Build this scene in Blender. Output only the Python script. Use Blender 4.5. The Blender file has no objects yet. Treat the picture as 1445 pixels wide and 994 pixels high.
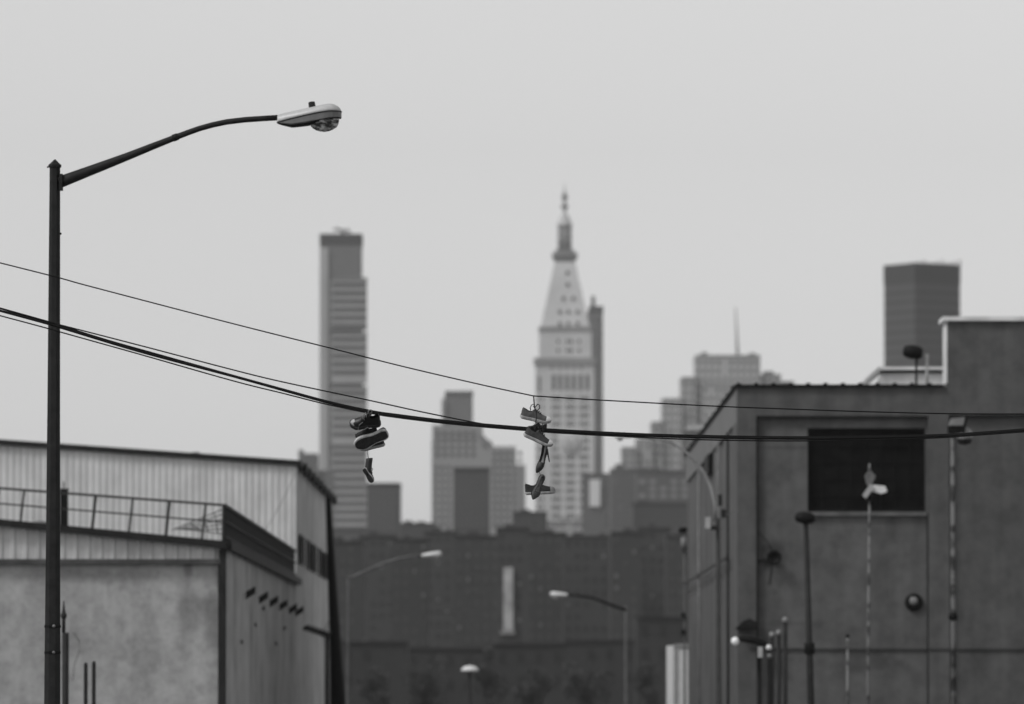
import bpy, math, random
from mathutils import Vector, Matrix
random.seed(7)
R = math.radians
SC = bpy.context.scene
COL = SC.collection

# ---------------------------------------------------------------- camera
FPX, W, H, HY = 10400.0, 1445.0, 994.0, 975.0
CX, CY, CZ = W / 2, H / 2, 2.2
TILT = math.atan((HY - CY) / FPX)
cam_d = bpy.data.cameras.new('camera')
cam = bpy.data.objects.new('camera', cam_d)
COL.objects.link(cam)
cam.location = (0, 0, CZ)
cam.rotation_euler = (R(90) + TILT, 0, 0)
cam_d.sensor_width = 36
cam_d.lens = FPX / W * 36
cam_d.clip_start = 0.5
cam_d.clip_end = 60000
cam_d.dof.use_dof = True
cam_d.dof.focus_distance = 74
cam_d.dof.aperture_fstop = 3.6
SC.camera = cam

# ---------------------------------------------------------------- sky, sun, exposure
SUN_EL, SUN_AZ = 48, -125
world = bpy.data.worlds.new('World')
SC.world = world
world.use_nodes = True
nt = world.node_tree
nt.nodes.clear()
sky = nt.nodes.new('ShaderNodeTexSky')
sky.sky_type = 'NISHITA'
sky.sun_disc = False
sky.sun_elevation = R(SUN_EL)
sky.sun_rotation = R(SUN_AZ)
sky.air_density = 1.0
sky.dust_density = 0.8
sky.ozone_density = 1.0
hs = nt.nodes.new('ShaderNodeHueSaturation')
hs.inputs['Saturation'].default_value = 0.0
bg = nt.nodes.new('ShaderNodeBackground')
bg.inputs['Strength'].default_value = 0.120
wo = nt.nodes.new('ShaderNodeOutputWorld')
nt.links.new(sky.outputs[0], hs.inputs['Color'])
nt.links.new(hs.outputs[0], bg.inputs['Color'])
nt.links.new(bg.outputs[0], wo.inputs['Surface'])
sl = bpy.data.lights.new('sun', 'SUN')
sl.energy = 1.45
sl.angle = R(14)
sl.color = (1, 1, 1)
so = bpy.data.objects.new('sun', sl)
COL.objects.link(so)
sdir = Vector((math.sin(R(SUN_AZ)) * math.cos(R(SUN_EL)), math.cos(R(SUN_AZ)) * math.cos(R(SUN_EL)), math.sin(R(SUN_EL))))
so.rotation_euler = sdir.to_track_quat('Z', 'Y').to_euler()
so.location = (0, 0, 60)
SC.view_settings.view_transform = 'Standard'
SC.view_settings.look = 'None'
SC.view_settings.gamma = 1
SC.view_settings.exposure = 0.0
SC.render.engine = 'CYCLES'
cy = SC.cycles
cy.use_denoising = True
cy.volume_bounces = 1
cy.max_bounces = 6
cy.diffuse_bounces = 3

# ---------------------------------------------------------------- helpers
def P(px, py, d):
    """the point of the plane Y = d that the photograph shows at (px, py)"""
    a, b = (px - CX) / FPX, (CY - py) / FPX
    c, s = math.cos(TILT), math.sin(TILT)
    v = Vector((a, c - b * s, s + b * c))
    v *= d / v.y
    return Vector((v.x, v.y, v.z + CZ))

def PS(px, py, X):
    a, b = (px - CX) / FPX, (CY - py) / FPX
    c, s = math.cos(TILT), math.sin(TILT)
    v = Vector((a, c - b * s, s + b * c))
    v *= X / v.x
    return Vector((v.x, v.y, v.z + CZ))

def ground_z(y):
    return 0.0 if y <= 100 else (-3.0 if y >= 300 else -3.0 * (y - 100) / 200)

_m = {}
def mat(name, v, rough=0.8, var=0.12, scale=1.0, metal=0.0, streak=0.0, bump=0.0, v2=None, stretch=(1, 1, 1), spec=0.5):
    if name in _m: return _m[name]
    m = bpy.data.materials.new(name); _m[name] = m
    m.use_nodes = True
    t = m.node_tree
    b = t.nodes['Principled BSDF']
    b.inputs['Roughness'].default_value = rough
    b.inputs['Metallic'].default_value = metal
    b.inputs['Specular IOR Level'].default_value = spec
    tc = t.nodes.new('ShaderNodeTexCoord')
    mp = t.nodes.new('ShaderNodeMapping')
    mp.inputs['Scale'].default_value = stretch
    n1 = t.nodes.new('ShaderNodeTexNoise')
    n1.inputs['Scale'].default_value = scale
    n1.inputs['Detail'].default_value = 7
    n1.inputs['Roughness'].default_value = 0.62
    r = t.nodes.new('ShaderNodeValToRGB')
    lo = v * (1 - var * 1.6); hi = v * (1 + var)
    if v2 is not None: lo = v2
    r.color_ramp.elements[0].position = 0.3; r.color_ramp.elements[0].color = (lo, lo, lo, 1)
    r.color_ramp.elements[1].position = 0.62; r.color_ramp.elements[1].color = (hi, hi, hi, 1)
    t.links.new(tc.outputs['Object'], mp.inputs['Vector'])
    t.links.new(mp.outputs[0], n1.inputs['Vector'])
    t.links.new(n1.outputs['Fac'], r.inputs['Fac'])
    out = r.outputs[0]
    if streak > 0:
        mp2 = t.nodes.new('ShaderNodeMapping'); mp2.inputs['Scale'].default_value = (1.6, 1.6, 0.13)
        n2 = t.nodes.new('ShaderNodeTexNoise'); n2.inputs['Scale'].default_value = 1.5; n2.inputs['Detail'].default_value = 5
        r2 = t.nodes.new('ShaderNodeValToRGB')
        k = 1 - streak
        r2.color_ramp.elements[0].position = 0.38; r2.color_ramp.elements[0].color = (k, k, k, 1)
        r2.color_ramp.elements[1].position = 0.58; r2.color_ramp.elements[1].color = (1, 1, 1, 1)
        mx = t.nodes.new('ShaderNodeMixRGB'); mx.blend_type = 'MULTIPLY'; mx.inputs[0].default_value = 1
        t.links.new(tc.outputs['Object'], mp2.inputs['Vector']); t.links.new(mp2.outputs[0], n2.inputs['Vector'])
        t.links.new(n2.outputs['Fac'], r2.inputs['Fac'])
        t.links.new(out, mx.inputs[1]); t.links.new(r2.outputs[0], mx.inputs[2])
        out = mx.outputs[0]
    t.links.new(out, b.inputs['Base Color'])
    if bump:
        bp = t.nodes.new('ShaderNodeBump'); bp.inputs['Strength'].default_value = bump; bp.inputs['Distance'].default_value = 0.02
        t.links.new(n1.outputs['Fac'], bp.inputs['Height']); t.links.new(bp.outputs[0], b.inputs['Normal'])
    return m

def wloc(o):
    v = Vector((0, 0, 0))
    while o is not None:
        v += o.location; o = o.parent
    return v

def tag(o, label=None, cat=None, group=None, kind=None):
    if label: o['label'] = label
    if cat: o['category'] = cat
    if group: o['group'] = group
    if kind: o['kind'] = kind
    return o

def thing(name, label, cat, loc=(0, 0, 0), group=None):
    o = bpy.data.objects.new(name, None); COL.objects.link(o)
    o.location = loc; o.empty_display_size = 0.3
    return tag(o, label, cat, group)

class MB:
    def __init__(s): s.v = []; s.f = []; s.sm = []
    def add(s, vs, fs, smooth=False):
        n = len(s.v); s.v += [Vector(q) for q in vs]
        s.f += [tuple(i + n for i in q) for q in fs]; s.sm += [smooth] * len(fs)
        return s
    def box(s, x0, x1, y0, y1, z0, z1):
        return s.add([(x0, y0, z0), (x1, y0, z0), (x1, y1, z0), (x0, y1, z0), (x0, y0, z1), (x1, y0, z1), (x1, y1, z1), (x0, y1, z1)],
                     [(0, 3, 2, 1), (4, 5, 6, 7), (0, 1, 5, 4), (1, 2, 6, 5), (2, 3, 7, 6), (3, 0, 4, 7)])
    def prism_y(s, pts, y0, y1):
        """polygon of (x, z) swept from y0 to y1"""
        n = len(pts)
        vs = [(x, y0, z) for x, z in pts] + [(x, y1, z) for x, z in pts]
        return s.add(vs, [tuple(range(n)), tuple(range(2 * n - 1, n - 1, -1))] + [(i, i + n, (i + 1) % n + n, (i + 1) % n) for i in range(n)])
    def prism_x(s, pts, x0, x1):
        n = len(pts)
        vs = [(x0, y, z) for y, z in pts] + [(x1, y, z) for y, z in pts]
        return s.add(vs, [tuple(range(n)), tuple(range(2 * n - 1, n - 1, -1))] + [(i, i + n, (i + 1) % n + n, (i + 1) % n) for i in range(n)])
    def bar(s, a, b, w, h=None):
        h = h or w; a = Vector(a); b = Vector(b); d = (b - a).normalized()
        up = Vector((0, 0, 1)) if abs(d.z) < 0.95 else Vector((0, 1, 0))
        x = d.cross(up).normalized() * w / 2; z = x.cross(d).normalized() * h / 2
        vs = [p + i * x + j * z for p in (a, b) for i, j in ((-1, -1), (1, -1), (1, 1), (-1, 1))]
        return s.add(vs, [(0, 1, 2, 3), (7, 6, 5, 4)] + [(i, i + 4, (i + 1) % 4 + 4, (i + 1) % 4) for i in range(4)])
    def tube(s, pts, rad, n=10, smooth=True, caps=True):
        pts = [Vector(p) for p in pts]
        if not hasattr(rad, '__len__'): rad = [rad] * len(pts)
        d0 = (pts[1] - pts[0]).normalized()
        up = Vector((0, 0, 1)) if abs(d0.z) < 0.9 else Vector((0, 1, 0))
        vs = []
        for i, p in enumerate(pts):
            d = (pts[min(i + 1, len(pts) - 1)] - pts[max(i - 1, 0)]).normalized()
            x = d.cross(up).normalized(); z = x.cross(d).normalized()
            for k in range(n):
                a = 2 * math.pi * (k + .5) / n
                vs.append(p + rad[i] * (x * math.cos(a) + z * math.sin(a)))
        fs = [(i * n + k, i * n + (k + 1) % n, (i + 1) * n + (k + 1) % n, (i + 1) * n + k) for i in range(len(pts) - 1) for k in range(n)]
        s.add(vs, fs, smooth)
        if caps:
            m = len(s.v) - len(vs)
            s.f += [tuple(m + k for k in range(n - 1, -1, -1)), tuple(m + (len(pts) - 1) * n + k for k in range(n))]; s.sm += [False, False]
        return s
    def lathe(s, c, prof, n=16, smooth=True, rot=0.0):
        c = Vector(c)
        vs = [c + Vector((r * math.cos(2 * math.pi * k / n + rot), r * math.sin(2 * math.pi * k / n + rot), z)) for r, z in prof for k in range(n)]
        fs = [(i * n + k, i * n + (k + 1) % n, (i + 1) * n + (k + 1) % n, (i + 1) * n + k) for i in range(len(prof) - 1) for k in range(n)]
        fs += [tuple(range(n - 1, -1, -1)), tuple((len(prof) - 1) * n + k for k in range(n))]
        return s.add(vs, fs, smooth)
    def ball(s, c, r, sc=(1, 1, 1), n=16, m=10):
        c = Vector(c); vs = []
        for i in range(m + 1):
            t = math.pi * i / m - math.pi / 2
            for k in range(n):
                a = 2 * math.pi * k / n
                vs.append(c + Vector((r * sc[0] * math.cos(t) * math.cos(a), r * sc[1] * math.cos(t) * math.sin(a), r * sc[2] * math.sin(t))))
        fs = [(i * n + k, i * n + (k + 1) % n, (i + 1) * n + (k + 1) % n, (i + 1) * n + k) for i in range(m) for k in range(n)]
        return s.add(vs, fs, True)
    def loft(s, rings, smooth=True, closed=True, caps=True):
        n = len(rings[0]); vs = [q for r in rings for q in r]
        kk = range(n) if closed else range(n - 1)
        fs = [(i * n + k, i * n + (k + 1) % n, (i + 1) * n + (k + 1) % n, (i + 1) * n + k) for i in range(len(rings) - 1) for k in kk]
        s.add(vs, fs, smooth)
        if caps:
            m = len(s.v) - len(vs)
            s.f += [tuple(m + k for k in range(n - 1, -1, -1)), tuple(m + (len(rings) - 1) * n + k for k in range(n))]; s.sm += [False, False]
        return s
    def xform(s, M): s.v = [M @ q for q in s.v]; return s
    def build(s, name, material, parent=None):
        off = wloc(parent)
        me = bpy.data.meshes.new(name)
        me.from_pydata([tuple(q - off) for q in s.v], [], s.f)
        me.materials.append(material)
        me.polygons.foreach_set('use_smooth', s.sm)
        me.validate(); me.update()
        o = bpy.data.objects.new(name, me); COL.objects.link(o)
        o.parent = parent
        return o

def copy_part(src, parent, loc):
    c = src.copy(); COL.objects.link(c); c.parent = parent; c.location = loc
    return c

def flip(o):
    me = o.data
    me.flip_normals()
    return o

# ---------------------------------------------------------------- materials
M_conc = mat('stained_render', 0.38, 0.9, 0.15, 4.2, streak=0.17, bump=0.5)
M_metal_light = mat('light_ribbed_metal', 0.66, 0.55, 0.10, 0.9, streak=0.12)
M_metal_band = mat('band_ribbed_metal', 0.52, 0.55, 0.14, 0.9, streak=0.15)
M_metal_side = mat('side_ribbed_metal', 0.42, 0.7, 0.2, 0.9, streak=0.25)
M_dark = mat('dark_painted_steel', 0.018, 0.6, 0.25, 4, spec=.2)
M_rail = mat('railing_steel', 0.035, 0.6, 0.25, 6, spec=.3)
M_black = mat('black_rubber', 0.007, 0.6, 0.2, 5, spec=.15)
M_glassdark = mat('dark_glass', 0.0085, 0.7, 0.3, 2, spec=.05)
M_brickdark = mat('painted_wall', 0.094, 0.85, 0.16, 2.2, streak=0.18, bump=0.3)
M_brickpanel = mat('painted_panel', 0.104, 0.85, 0.17, 2.2, streak=0.18, bump=0.3)
M_rside = mat('side_cladding', 0.10, 0.7, 0.18, 0.9, streak=0.25)
M_cop = mat('roof_coping', 0.014, 0.8, 0.3, 3, spec=.15)
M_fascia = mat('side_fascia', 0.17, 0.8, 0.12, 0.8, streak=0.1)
M_pent = mat('pale_render', 0.72, 0.8, 0.12, 1.0, streak=0.12)
M_roof = mat('roof_felt', 0.10, 0.9, 0.2, 1.0)
M_asph = mat('asphalt', 0.05, 0.9, 0.2, 0.3)
M_pole = mat('weathered_pole_paint', 0.014, 0.6, 0.3, 9, bump=0.15, spec=.25)
M_lum = mat('lamp_housing_paint', 0.50, 0.38, 0.08, 12)
M_lum2 = mat('lamp_door_paint', 0.17, 0.45, 0.1, 14)
M_white = mat('white_enamel', 0.75, 0.4, 0.06, 5)
M_ltgrey = mat('light_grey_paint', 0.4, 0.5, 0.12, 5)
M_midgrey = mat('mid_grey_paint', 0.17, 0.5, 0.2, 5)

def glass_mat():
    m = bpy.data.materials.new('lamp_glass_painted_glints'); m.use_nodes = True
    t = m.node_tree; b = t.nodes['Principled BSDF']
    tc = t.nodes.new('ShaderNodeTexCoord')
    mp = t.nodes.new('ShaderNodeMapping'); mp.inputs['Scale'].default_value = (1, 1, 2.2)
    n1 = t.nodes.new('ShaderNodeTexNoise'); n1.inputs['Scale'].default_value = 9; n1.inputs['Detail'].default_value = 3
    r = t.nodes.new('ShaderNodeValToRGB')
    r.color_ramp.elements[0].position = .45; r.color_ramp.elements[0].color = (.03, .03, .03, 1)
    r.color_ramp.elements[1].position = .66; r.color_ramp.elements[1].color = (.8, .8, .8, 1)  # pale noise patches paint bright highlights into the lens colour
    t.links.new(tc.outputs['Object'], mp.inputs[0]); t.links.new(mp.outputs[0], n1.inputs['Vector'])
    t.links.new(n1.outputs['Fac'], r.inputs['Fac']); t.links.new(r.outputs[0], b.inputs['Base Color'])
    b.inputs['Roughness'].default_value = 0.12
    b.inputs['Coat Weight'].default_value = 0.6
    return m
M_lens = glass_mat()

def add_spots(m, spots):
    """darker weather stains of their own shape; spots = (centre, scale, strength) in object coordinates"""
    t = m.node_tree; b = t.nodes['Principled BSDF']
    src = b.inputs['Base Color'].links[0].from_socket
    tc = t.nodes.new('ShaderNodeTexCoord')
    nz = t.nodes.new('ShaderNodeTexNoise'); nz.inputs['Scale'].default_value = 2.2; nz.inputs['Detail'].default_value = 6
    t.links.new(tc.outputs['Object'], nz.inputs['Vector'])
    for c, sc, st_ in spots:
        sub = t.nodes.new('ShaderNodeVectorMath'); sub.operation = 'SUBTRACT'; sub.inputs[1].default_value = c
        mul = t.nodes.new('ShaderNodeVectorMath'); mul.operation = 'DIVIDE'; mul.inputs[1].default_value = sc
        ln = t.nodes.new('ShaderNodeVectorMath'); ln.operation = 'LENGTH'
        t.links.new(tc.outputs['Object'], sub.inputs[0]); t.links.new(sub.outputs[0], mul.inputs[0]); t.links.new(mul.outputs[0], ln.inputs[0])
        ad = t.nodes.new('ShaderNodeMath'); ad.operation = 'MULTIPLY_ADD'; ad.inputs[1].default_value = 1.6; ad.inputs[2].default_value = -.8
        t.links.new(nz.outputs['Fac'], ad.inputs[0])
        a2 = t.nodes.new('ShaderNodeMath'); a2.operation = 'ADD'
        t.links.new(ln.outputs['Value'], a2.inputs[0]); t.links.new(ad.outputs[0], a2.inputs[1])
        mr = t.nodes.new('ShaderNodeMapRange'); mr.interpolation_type = 'SMOOTHSTEP'
        mr.inputs['From Min'].default_value = .35; mr.inputs['From Max'].default_value = 1.15
        mr.inputs['To Min'].default_value = 1 - st_; mr.inputs['To Max'].default_value = 1
        t.links.new(a2.outputs[0], mr.inputs['Value'])
        mx = t.nodes.new('ShaderNodeMixRGB'); mx.blend_type = 'MULTIPLY'; mx.inputs[0].default_value = 1
        t.links.new(src, mx.inputs[1]); t.links.new(mr.outputs[0], mx.inputs[2]); src = mx.outputs[0]
    t.links.new(src, b.inputs['Base Color'])

# ================================================================ GROUND
g = MB()
rows = [-200, 100, 300, 4600]
for i, y in enumerate(rows): g.v += [Vector((-1800, y, ground_z(y))), Vector((1800, y, ground_z(y)))]
g.f = [(2 * i, 2 * i + 1, 2 * i + 3, 2 * i + 2) for i in range(3)]; g.sm = [False] * 3
tag(g.build('ground', mat('dirt_ground', 0.09, 0.95, 0.25, 0.05)), kind='structure')
def strip(name, x0, x1, lift, m, y0=-100, y1=1200):
    b = MB(); ys = [y0, 100, 300, y1]
    for y in ys: b.v += [Vector((x0, y, ground_z(y) + lift)), Vector((x1, y, ground_z(y) + lift))]
    b.f = [(2 * i, 2 * i + 1, 2 * i + 3, 2 * i + 2) for i in range(3)]; b.sm = [False] * 3
    # kerb faces down both sides
    n = len(b.v)
    for y in ys: b.v += [Vector((x0, y, ground_z(y) - .2)), Vector((x1, y, ground_z(y) - .2))]
    for i in range(3):
        b.f += [(2 * i, 2 * i + 2, n + 2 * i + 2, n + 2 * i), (2 * i + 1, n + 2 * i + 1, n + 2 * i + 3, 2 * i + 3)]; b.sm += [False, False]
    return tag(b.build(name, m), kind='structure')
strip('road', -3.6, 3.0, 0.004, M_asph)
strip('pavement', -5.7, -3.6, 0.13, mat('pavement_concrete', 0.3, 0.9, 0.15, 0.7))
strip('pavement', 3.0, 5.0, 0.13, mat('pavement_concrete', 0.3, 0.9, 0.15, 0.7))
for k in range(40):
    pass
mk = MB()
for k in range(60):
    y0 = 10 + k * 9.0
    if y0 < 100 < y0 + 3 or y0 < 300 < y0 + 3: continue
    a, b_ = ground_z(y0) + .008, ground_z(y0 + 3) + .008
    mk.add([(-.36, y0, a), (-.24, y0, a), (-.24, y0 + 3, b_), (-.36, y0 + 3, b_)], [(0, 1, 2, 3)])
tag(mk.build('road_markings', M_white), kind='structure')

# ================================================================ LEFT BUILDINGS
XS = (316 - CX) / FPX * 150.0          # street wall line, about -5.86
DA, DU = 150.0, 200.0

def ribbed_front(name, m, parent, x0, x1, y, zb, zt, pitch, dep):
    """corrugated sheet on a wall that faces the camera; zb, zt are functions of x"""
    b = MB(); pts = []; x = x0
    while x < x1:
        for u, q in ((0, 0), (.55, 0), (.66, dep), (.9, dep)):
            xx = x + u * pitch
            if xx < x1: pts.append((xx, y - q))
        x += pitch
    pts.append((x1, y))
    b.v = [Vector((a, c, zb(a))) for a, c in pts] + [Vector((a, c, zt(a))) for a, c in pts]
    n = len(pts); b.f = [(i, i + 1, n + i + 1, n + i) for i in range(n - 1)]; b.sm = [False] * (n - 1)
    return b.build(name, m, parent)

def ribbed_side(name, m, parent, y0, y1, x, sgn, zb, zt, pitch, dep):
    b = MB(); pts = []; y = y0
    while y < y1:
        for u, q in ((0, 0), (.55, 0), (.66, dep), (.9, dep)):
            yy = y + u * pitch
            if yy < y1: pts.append((x + sgn * q, yy))
        y += pitch
    pts.append((x, y1))
    b.v = [Vector((a, c, zb(c))) for a, c in pts] + [Vector((a, c, zt(c))) for a, c in pts]
    n = len(pts); b.f = [(i, i + 1, n + i + 1, n + i) for i in range(n - 1)]; b.sm = [False] * (n - 1)
    return b.build(name, m, parent)

# --- annex: low building in front with the railed roof
ax0 = P(-420, 700, DA).x
def zline(px0, py0, px1, py1, d):
    a, b = P(px0, py0, d), P(px1, py1, d)
    return lambda x: a.z + (b.z - a.z) * (x - a.x) / (b.x - a.x)
z_deck = zline(51, 738, 316, 764, DA)       # top of dark roof edge
z_deckb = zline(51, 748, 316, 775, DA)
z_band = lambda x: P(51, 790, DA).z
annex = thing('workshop_building', 'low building with stained rendered wall under a ribbed metal band and a railed flat roof', 'building', (-12, 160, ground_z(160)))
gz = ground_z(200) - .3
b = MB()
xr = XS - .12
b.prism_y([(ax0, gz), (xr, gz), (xr, z_deck(xr) - .12), (ax0, z_deck(ax0) - .12)], DA + .12, 199.5)
b.build('wall', M_conc, annex)
b = MB(); b.prism_y([(ax0, z_deck(ax0) - .12), (XS, z_deck(XS) - .12), (XS, z_deck(XS) - .03), (ax0, z_deck(ax0) - .03)], DA + .1, 199.4)
b.build('roof', M_roof, annex)
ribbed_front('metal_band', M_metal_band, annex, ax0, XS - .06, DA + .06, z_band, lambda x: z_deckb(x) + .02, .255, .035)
b = MB(); b.prism_y([(ax0, z_band(0) - .09), (XS - .06, z_band(0) - .09), (XS - .06, z_band(0) + .012), (ax0, z_band(0) + .012)], DA - .05, DA + .1)
b.build('drip_rail', mat('rusty_rail', .06, .8, .5, 1.4), annex)
b = MB(); b.prism_y([(ax0, z_deckb(ax0)), (XS + .06, z_deckb(XS)), (XS + .06, z_deck(XS)), (ax0, z_deck(ax0))], DA - .16, DA + .11)
b.build('roof_edge', M_dark, annex)
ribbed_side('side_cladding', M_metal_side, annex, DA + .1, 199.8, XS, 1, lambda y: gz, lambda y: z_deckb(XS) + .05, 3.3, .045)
b = MB(); zc = z_deck(XS)
b.box(XS - .02, XS + .16, DA + .12, 200.3, zc - .17, zc - .005)
b.build('side_gutter', M_dark, annex)
b = MB(); b.box(XS - .1, XS + .05, DA - .04, DA + .1, gz, z_deckb(XS) - .01)
b.build('corner_post', M_dark, annex)
def sp(px, py, w, h, st_):
    c = P(px, py, DA + .12) - annex.location
    return (tuple(c), (w, 2.0, h), st_)
add_spots(M_conc, [sp(266, 800, .12, .35, .45), sp(272, 860, .45, .5, .3), sp(300, 880, .22, .7, .35), sp(150, 815, 1.1, .16, .22), sp(120, 905, .6, .3, .18), sp(230, 925, .5, .25, .15)])
b = MB()
for (x, y) in ((345, 832), (364, 838), (379, 845), (393, 853)):
    p = PS(x, y, XS); 
for yy in (161.2, 169.6, 177.0, 184.4, 192.6, 198.6):
    z = 4.34
    h = MB(); h.prism_y([(XS + .05, z - .14), (XS + .25, z - .01), (XS + .25, z + .14), (XS + .05, z + .02)], yy - .2, yy + .2)
    h.build('vent_hood', M_dark, annex)
for k, yy in enumerate((158, 166.5, 172, 181, 188)):     # dark fixings scattered on the cladding
    h = MB(); z = 3.2 + (k * 37 % 11) * .11; h.box(XS + .05, XS + .09, yy, yy + .35, z, z + .09); h.build('bracket', M_rail, annex)

# railing on the annex roof (its own thing)
rl = thing('roof_railing', 'thin steel railing with slim uprights along the flat roof of the low building', 'railing', (XS, DA + .1, zc))
rt = zline(51, 693, 316, 713, DA + .1); rm = zline(51, 715, 316, 737, DA + .1)
b = MB(); b.bar((ax0, DA + .2, rt(ax0)), (XS, DA + .2, rt(XS)), .05); b.build('top_rail', M_rail, rl)
b = MB(); b.bar((ax0, DA + .2, rm(ax0)), (XS, DA + .2, rm(XS)), .035); b.build('middle_rail', M_rail, rl)
for px in (-330, -270, -215, -160, -108, -56, -4, 32, 133, 185, 237, 288, 315):
    p = P(px, 700, DA + .2)
    b = MB(); lean = .07 if px < 300 else 0
    b.bar((p.x - lean / 2 - .01, DA + .2, z_deck(p.x) - .02), (p.x + lean / 2, DA + .2, rt(p.x) + .02), .062 if px in (133, 237) else .045); b.build('upright', M_rail, rl)
sr = thing('side_railing', 'close barred dark railing running back along the street edge of the low roof', 'railing', (XS, DA + .2, zc))
b = MB(); zt = rt(XS); b.bar((XS, DA + .26, zt), (XS, 199.7, zt), .06); b.build('top_rail', M_dark, sr)
b = MB(); b.bar((XS, DA + .26, zc + .1), (XS, 199.7, zc + .1), .05); b.build('bottom_rail', M_dark, sr)
b = MB(); b.bar((XS, DA + .26, zc + .42), (XS, 199.7, zc + .42), .04); b.build('middle_rail', M_dark, sr)
bb = MB(); bb.bar((XS, DA + .35, zc), (XS, DA + .35, zt), .04, .04); first = bb.build('bar', M_dark, sr)
yy = DA + .35; k = 0
while yy < 199 and k < 96:
    k += 1; yy += .50; copy_part(first, sr, (0, yy - DA - .35, 0))
# fan of slanted bars at the corner of the roof
fg = thing('leaning_grating', 'open steel grating leaning low against the corner of the roof railing', 'grating', (P(245, 745, DA + .6).x, DA + .6, zc))
lo = P(243, 748, DA + .6)
for k in range(6):
    e = P(314, 719 + k * 7, DA + .6)
    b = MB(); b.bar(lo + Vector((k * .07, 0, 0)), e, .018); b.build('bar', M_rail, fg)
for t_ in (.35, .6, .85):
    a = lo.lerp(P(314, 719, DA + .6), t_); c = (lo + Vector((.35, 0, 0))).lerp(P(314, 754, DA + .6), t_)
    b = MB(); b.bar(a, c, .022); b.build('crosspiece', M_rail, fg)
# dark stack on the roof beside the lamp pole
p0 = P(85, 735, DA + 1.0); p1 = P(95.5, 692, DA + 1.0)
st = thing('roof_stack', 'short dark square stack standing on the flat roof at the railing', 'chimney', (p0.x, DA + 1, p0.z))
b = MB(); b.box(p0.x, p1.x, DA + .9, DA + 1.2, p0.z - .15, p1.z); b.build('shaft', M_black, st)
b = MB(); b.box(p0.x - .02, p1.x + .02, DA + .88, DA + 1.22, p1.z, p1.z + .03); b.build('cap', M_dark, st)
b = MB(); b.tube([(p0.x + .07, DA + 1.05, p1.z + .03), (p0.x + .07, DA + 1.05, p1.z + .18)], .012, 6); b.build('vent_pipe', M_rail, st)
# low clutter between railing posts
b = MB(); q = P(56, 730, DA + 3); b.ball((q.x, DA + 3, z_deck(q.x)), .12, (1.3, 1, .9)); b.ball((q.x + .14, DA + 3.1, z_deck(q.x)), .09)
tag(b.build('bundle', M_midgrey), 'small grey bundle lying on the flat roof beyond the lamp pole', 'bundle')
for nm, pts, r_, lb in (('loose_cable', [(306, 806), (307, 830), (312, 850), (317, 875), (318, 892)], .006, 'thin loose cable hanging beside the dark corner post of the rendered wall'),
                    ('loose_cable', [(103, 893), (112, 905), (112, 920), (105, 938), (103, 960)], .006, 'thin looping cable hanging on the rendered wall beside the lamp pole')):
    tag(MB().tube([P(x, y, DA - .15) for x, y in pts], r_, 6).build(nm, M_rail), lb, 'cable')

# --- upper warehouse
ux0 = P(-420, 600, DU).x
z_ur = zline(51, 624, 418, 650, DU); z_urb = zline(51, 632, 418, 658, DU)
wh = thing('warehouse', 'tall warehouse clad in pale vertical ribbed metal with a dark roof edge', 'building', (-14, 210, ground_z(210)))
YE = XS * 10400 / (465 - CX)
gz2 = ground_z(240) - .2
b = MB(); b.prism_y([(ux0, gz2), (XS - .1, gz2), (XS - .1, z_ur(XS) - .06), (ux0, z_ur(ux0) - .06)], DU + .1, YE)
b.build('wall', M_metal_side, wh)
b = MB(); b.prism_y([(ux0, z_ur(ux0) - .05), (XS, z_ur(XS) - .05), (XS, z_ur(XS) + .01), (ux0, z_ur(ux0) + .01)], DU + .12, YE + .1)
b.build('roof', M_roof, wh)
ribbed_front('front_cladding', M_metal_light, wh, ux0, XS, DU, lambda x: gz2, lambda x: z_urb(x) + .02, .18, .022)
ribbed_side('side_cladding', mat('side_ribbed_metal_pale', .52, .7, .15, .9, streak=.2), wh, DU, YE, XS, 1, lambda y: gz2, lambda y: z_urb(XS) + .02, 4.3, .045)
b = MB(); b.prism_y([(ux0, z_urb(ux0)), (XS + .1, z_urb(XS)), (XS + .1, z_ur(XS)), (ux0, z_ur(ux0))], DU - .14, DU + .11)
b.build('roof_trim', M_dark, wh)
zu = z_ur(XS)
b = MB(); b.box(XS - .02, XS + .14, DU + .12, YE, zu - .13, zu - .004)
b.build('side_gutter', M_rail, wh)
for k in range(9):
    y = DU + 2 + k * (YE - DU - 3) / 8
    h = MB(); h.box(XS + .09, XS + .24, y, y + 1.2, zu - .26, zu - .02); h.build('gutter_bracket', M_dark, wh)
for k in range(5):
    y0 = 202.0 + k * 6.45; y1 = y0 + 4.1
    f = MB(); z0, z1 = 5.72, 6.44
    f.box(XS + .04, XS + .07, y0 - .1, y1 + .1, z0 - .05, z0); f.box(XS + .04, XS + .07, y0 - .1, y1 + .1, z1, z1 + .05)
    f.box(XS + .04, XS + .07, y0 - .1, y0, z0, z1); f.box(XS + .04, XS + .07, y1, y1 + .1, z0, z1)
    fo = f.build('window', M_dark, wh)
    f = MB(); f.box(XS + .03, XS + .062, y0, y1, z0, z1); f.build('pane', M_glassdark, fo)
for k in range(8):
    y = 205 + k * 3.9
    h = MB(); h.prism_y([(XS + .06, 3.86), (XS + .24, 3.92), (XS + .24, 4.04), (XS + .06, 3.97)], y - .3, y + .3); h.build('vent_hood', M_dark, wh)
tag(MB().tube([P(417, 668, DU - .3), P(398, 708, DU - .35), P(375, 748, DU - .4)], .007, 6).build('stay_wire', M_rail), 'thin slanting wire from the upper corner of the ribbed warehouse down to the low roof', 'wire')
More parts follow.
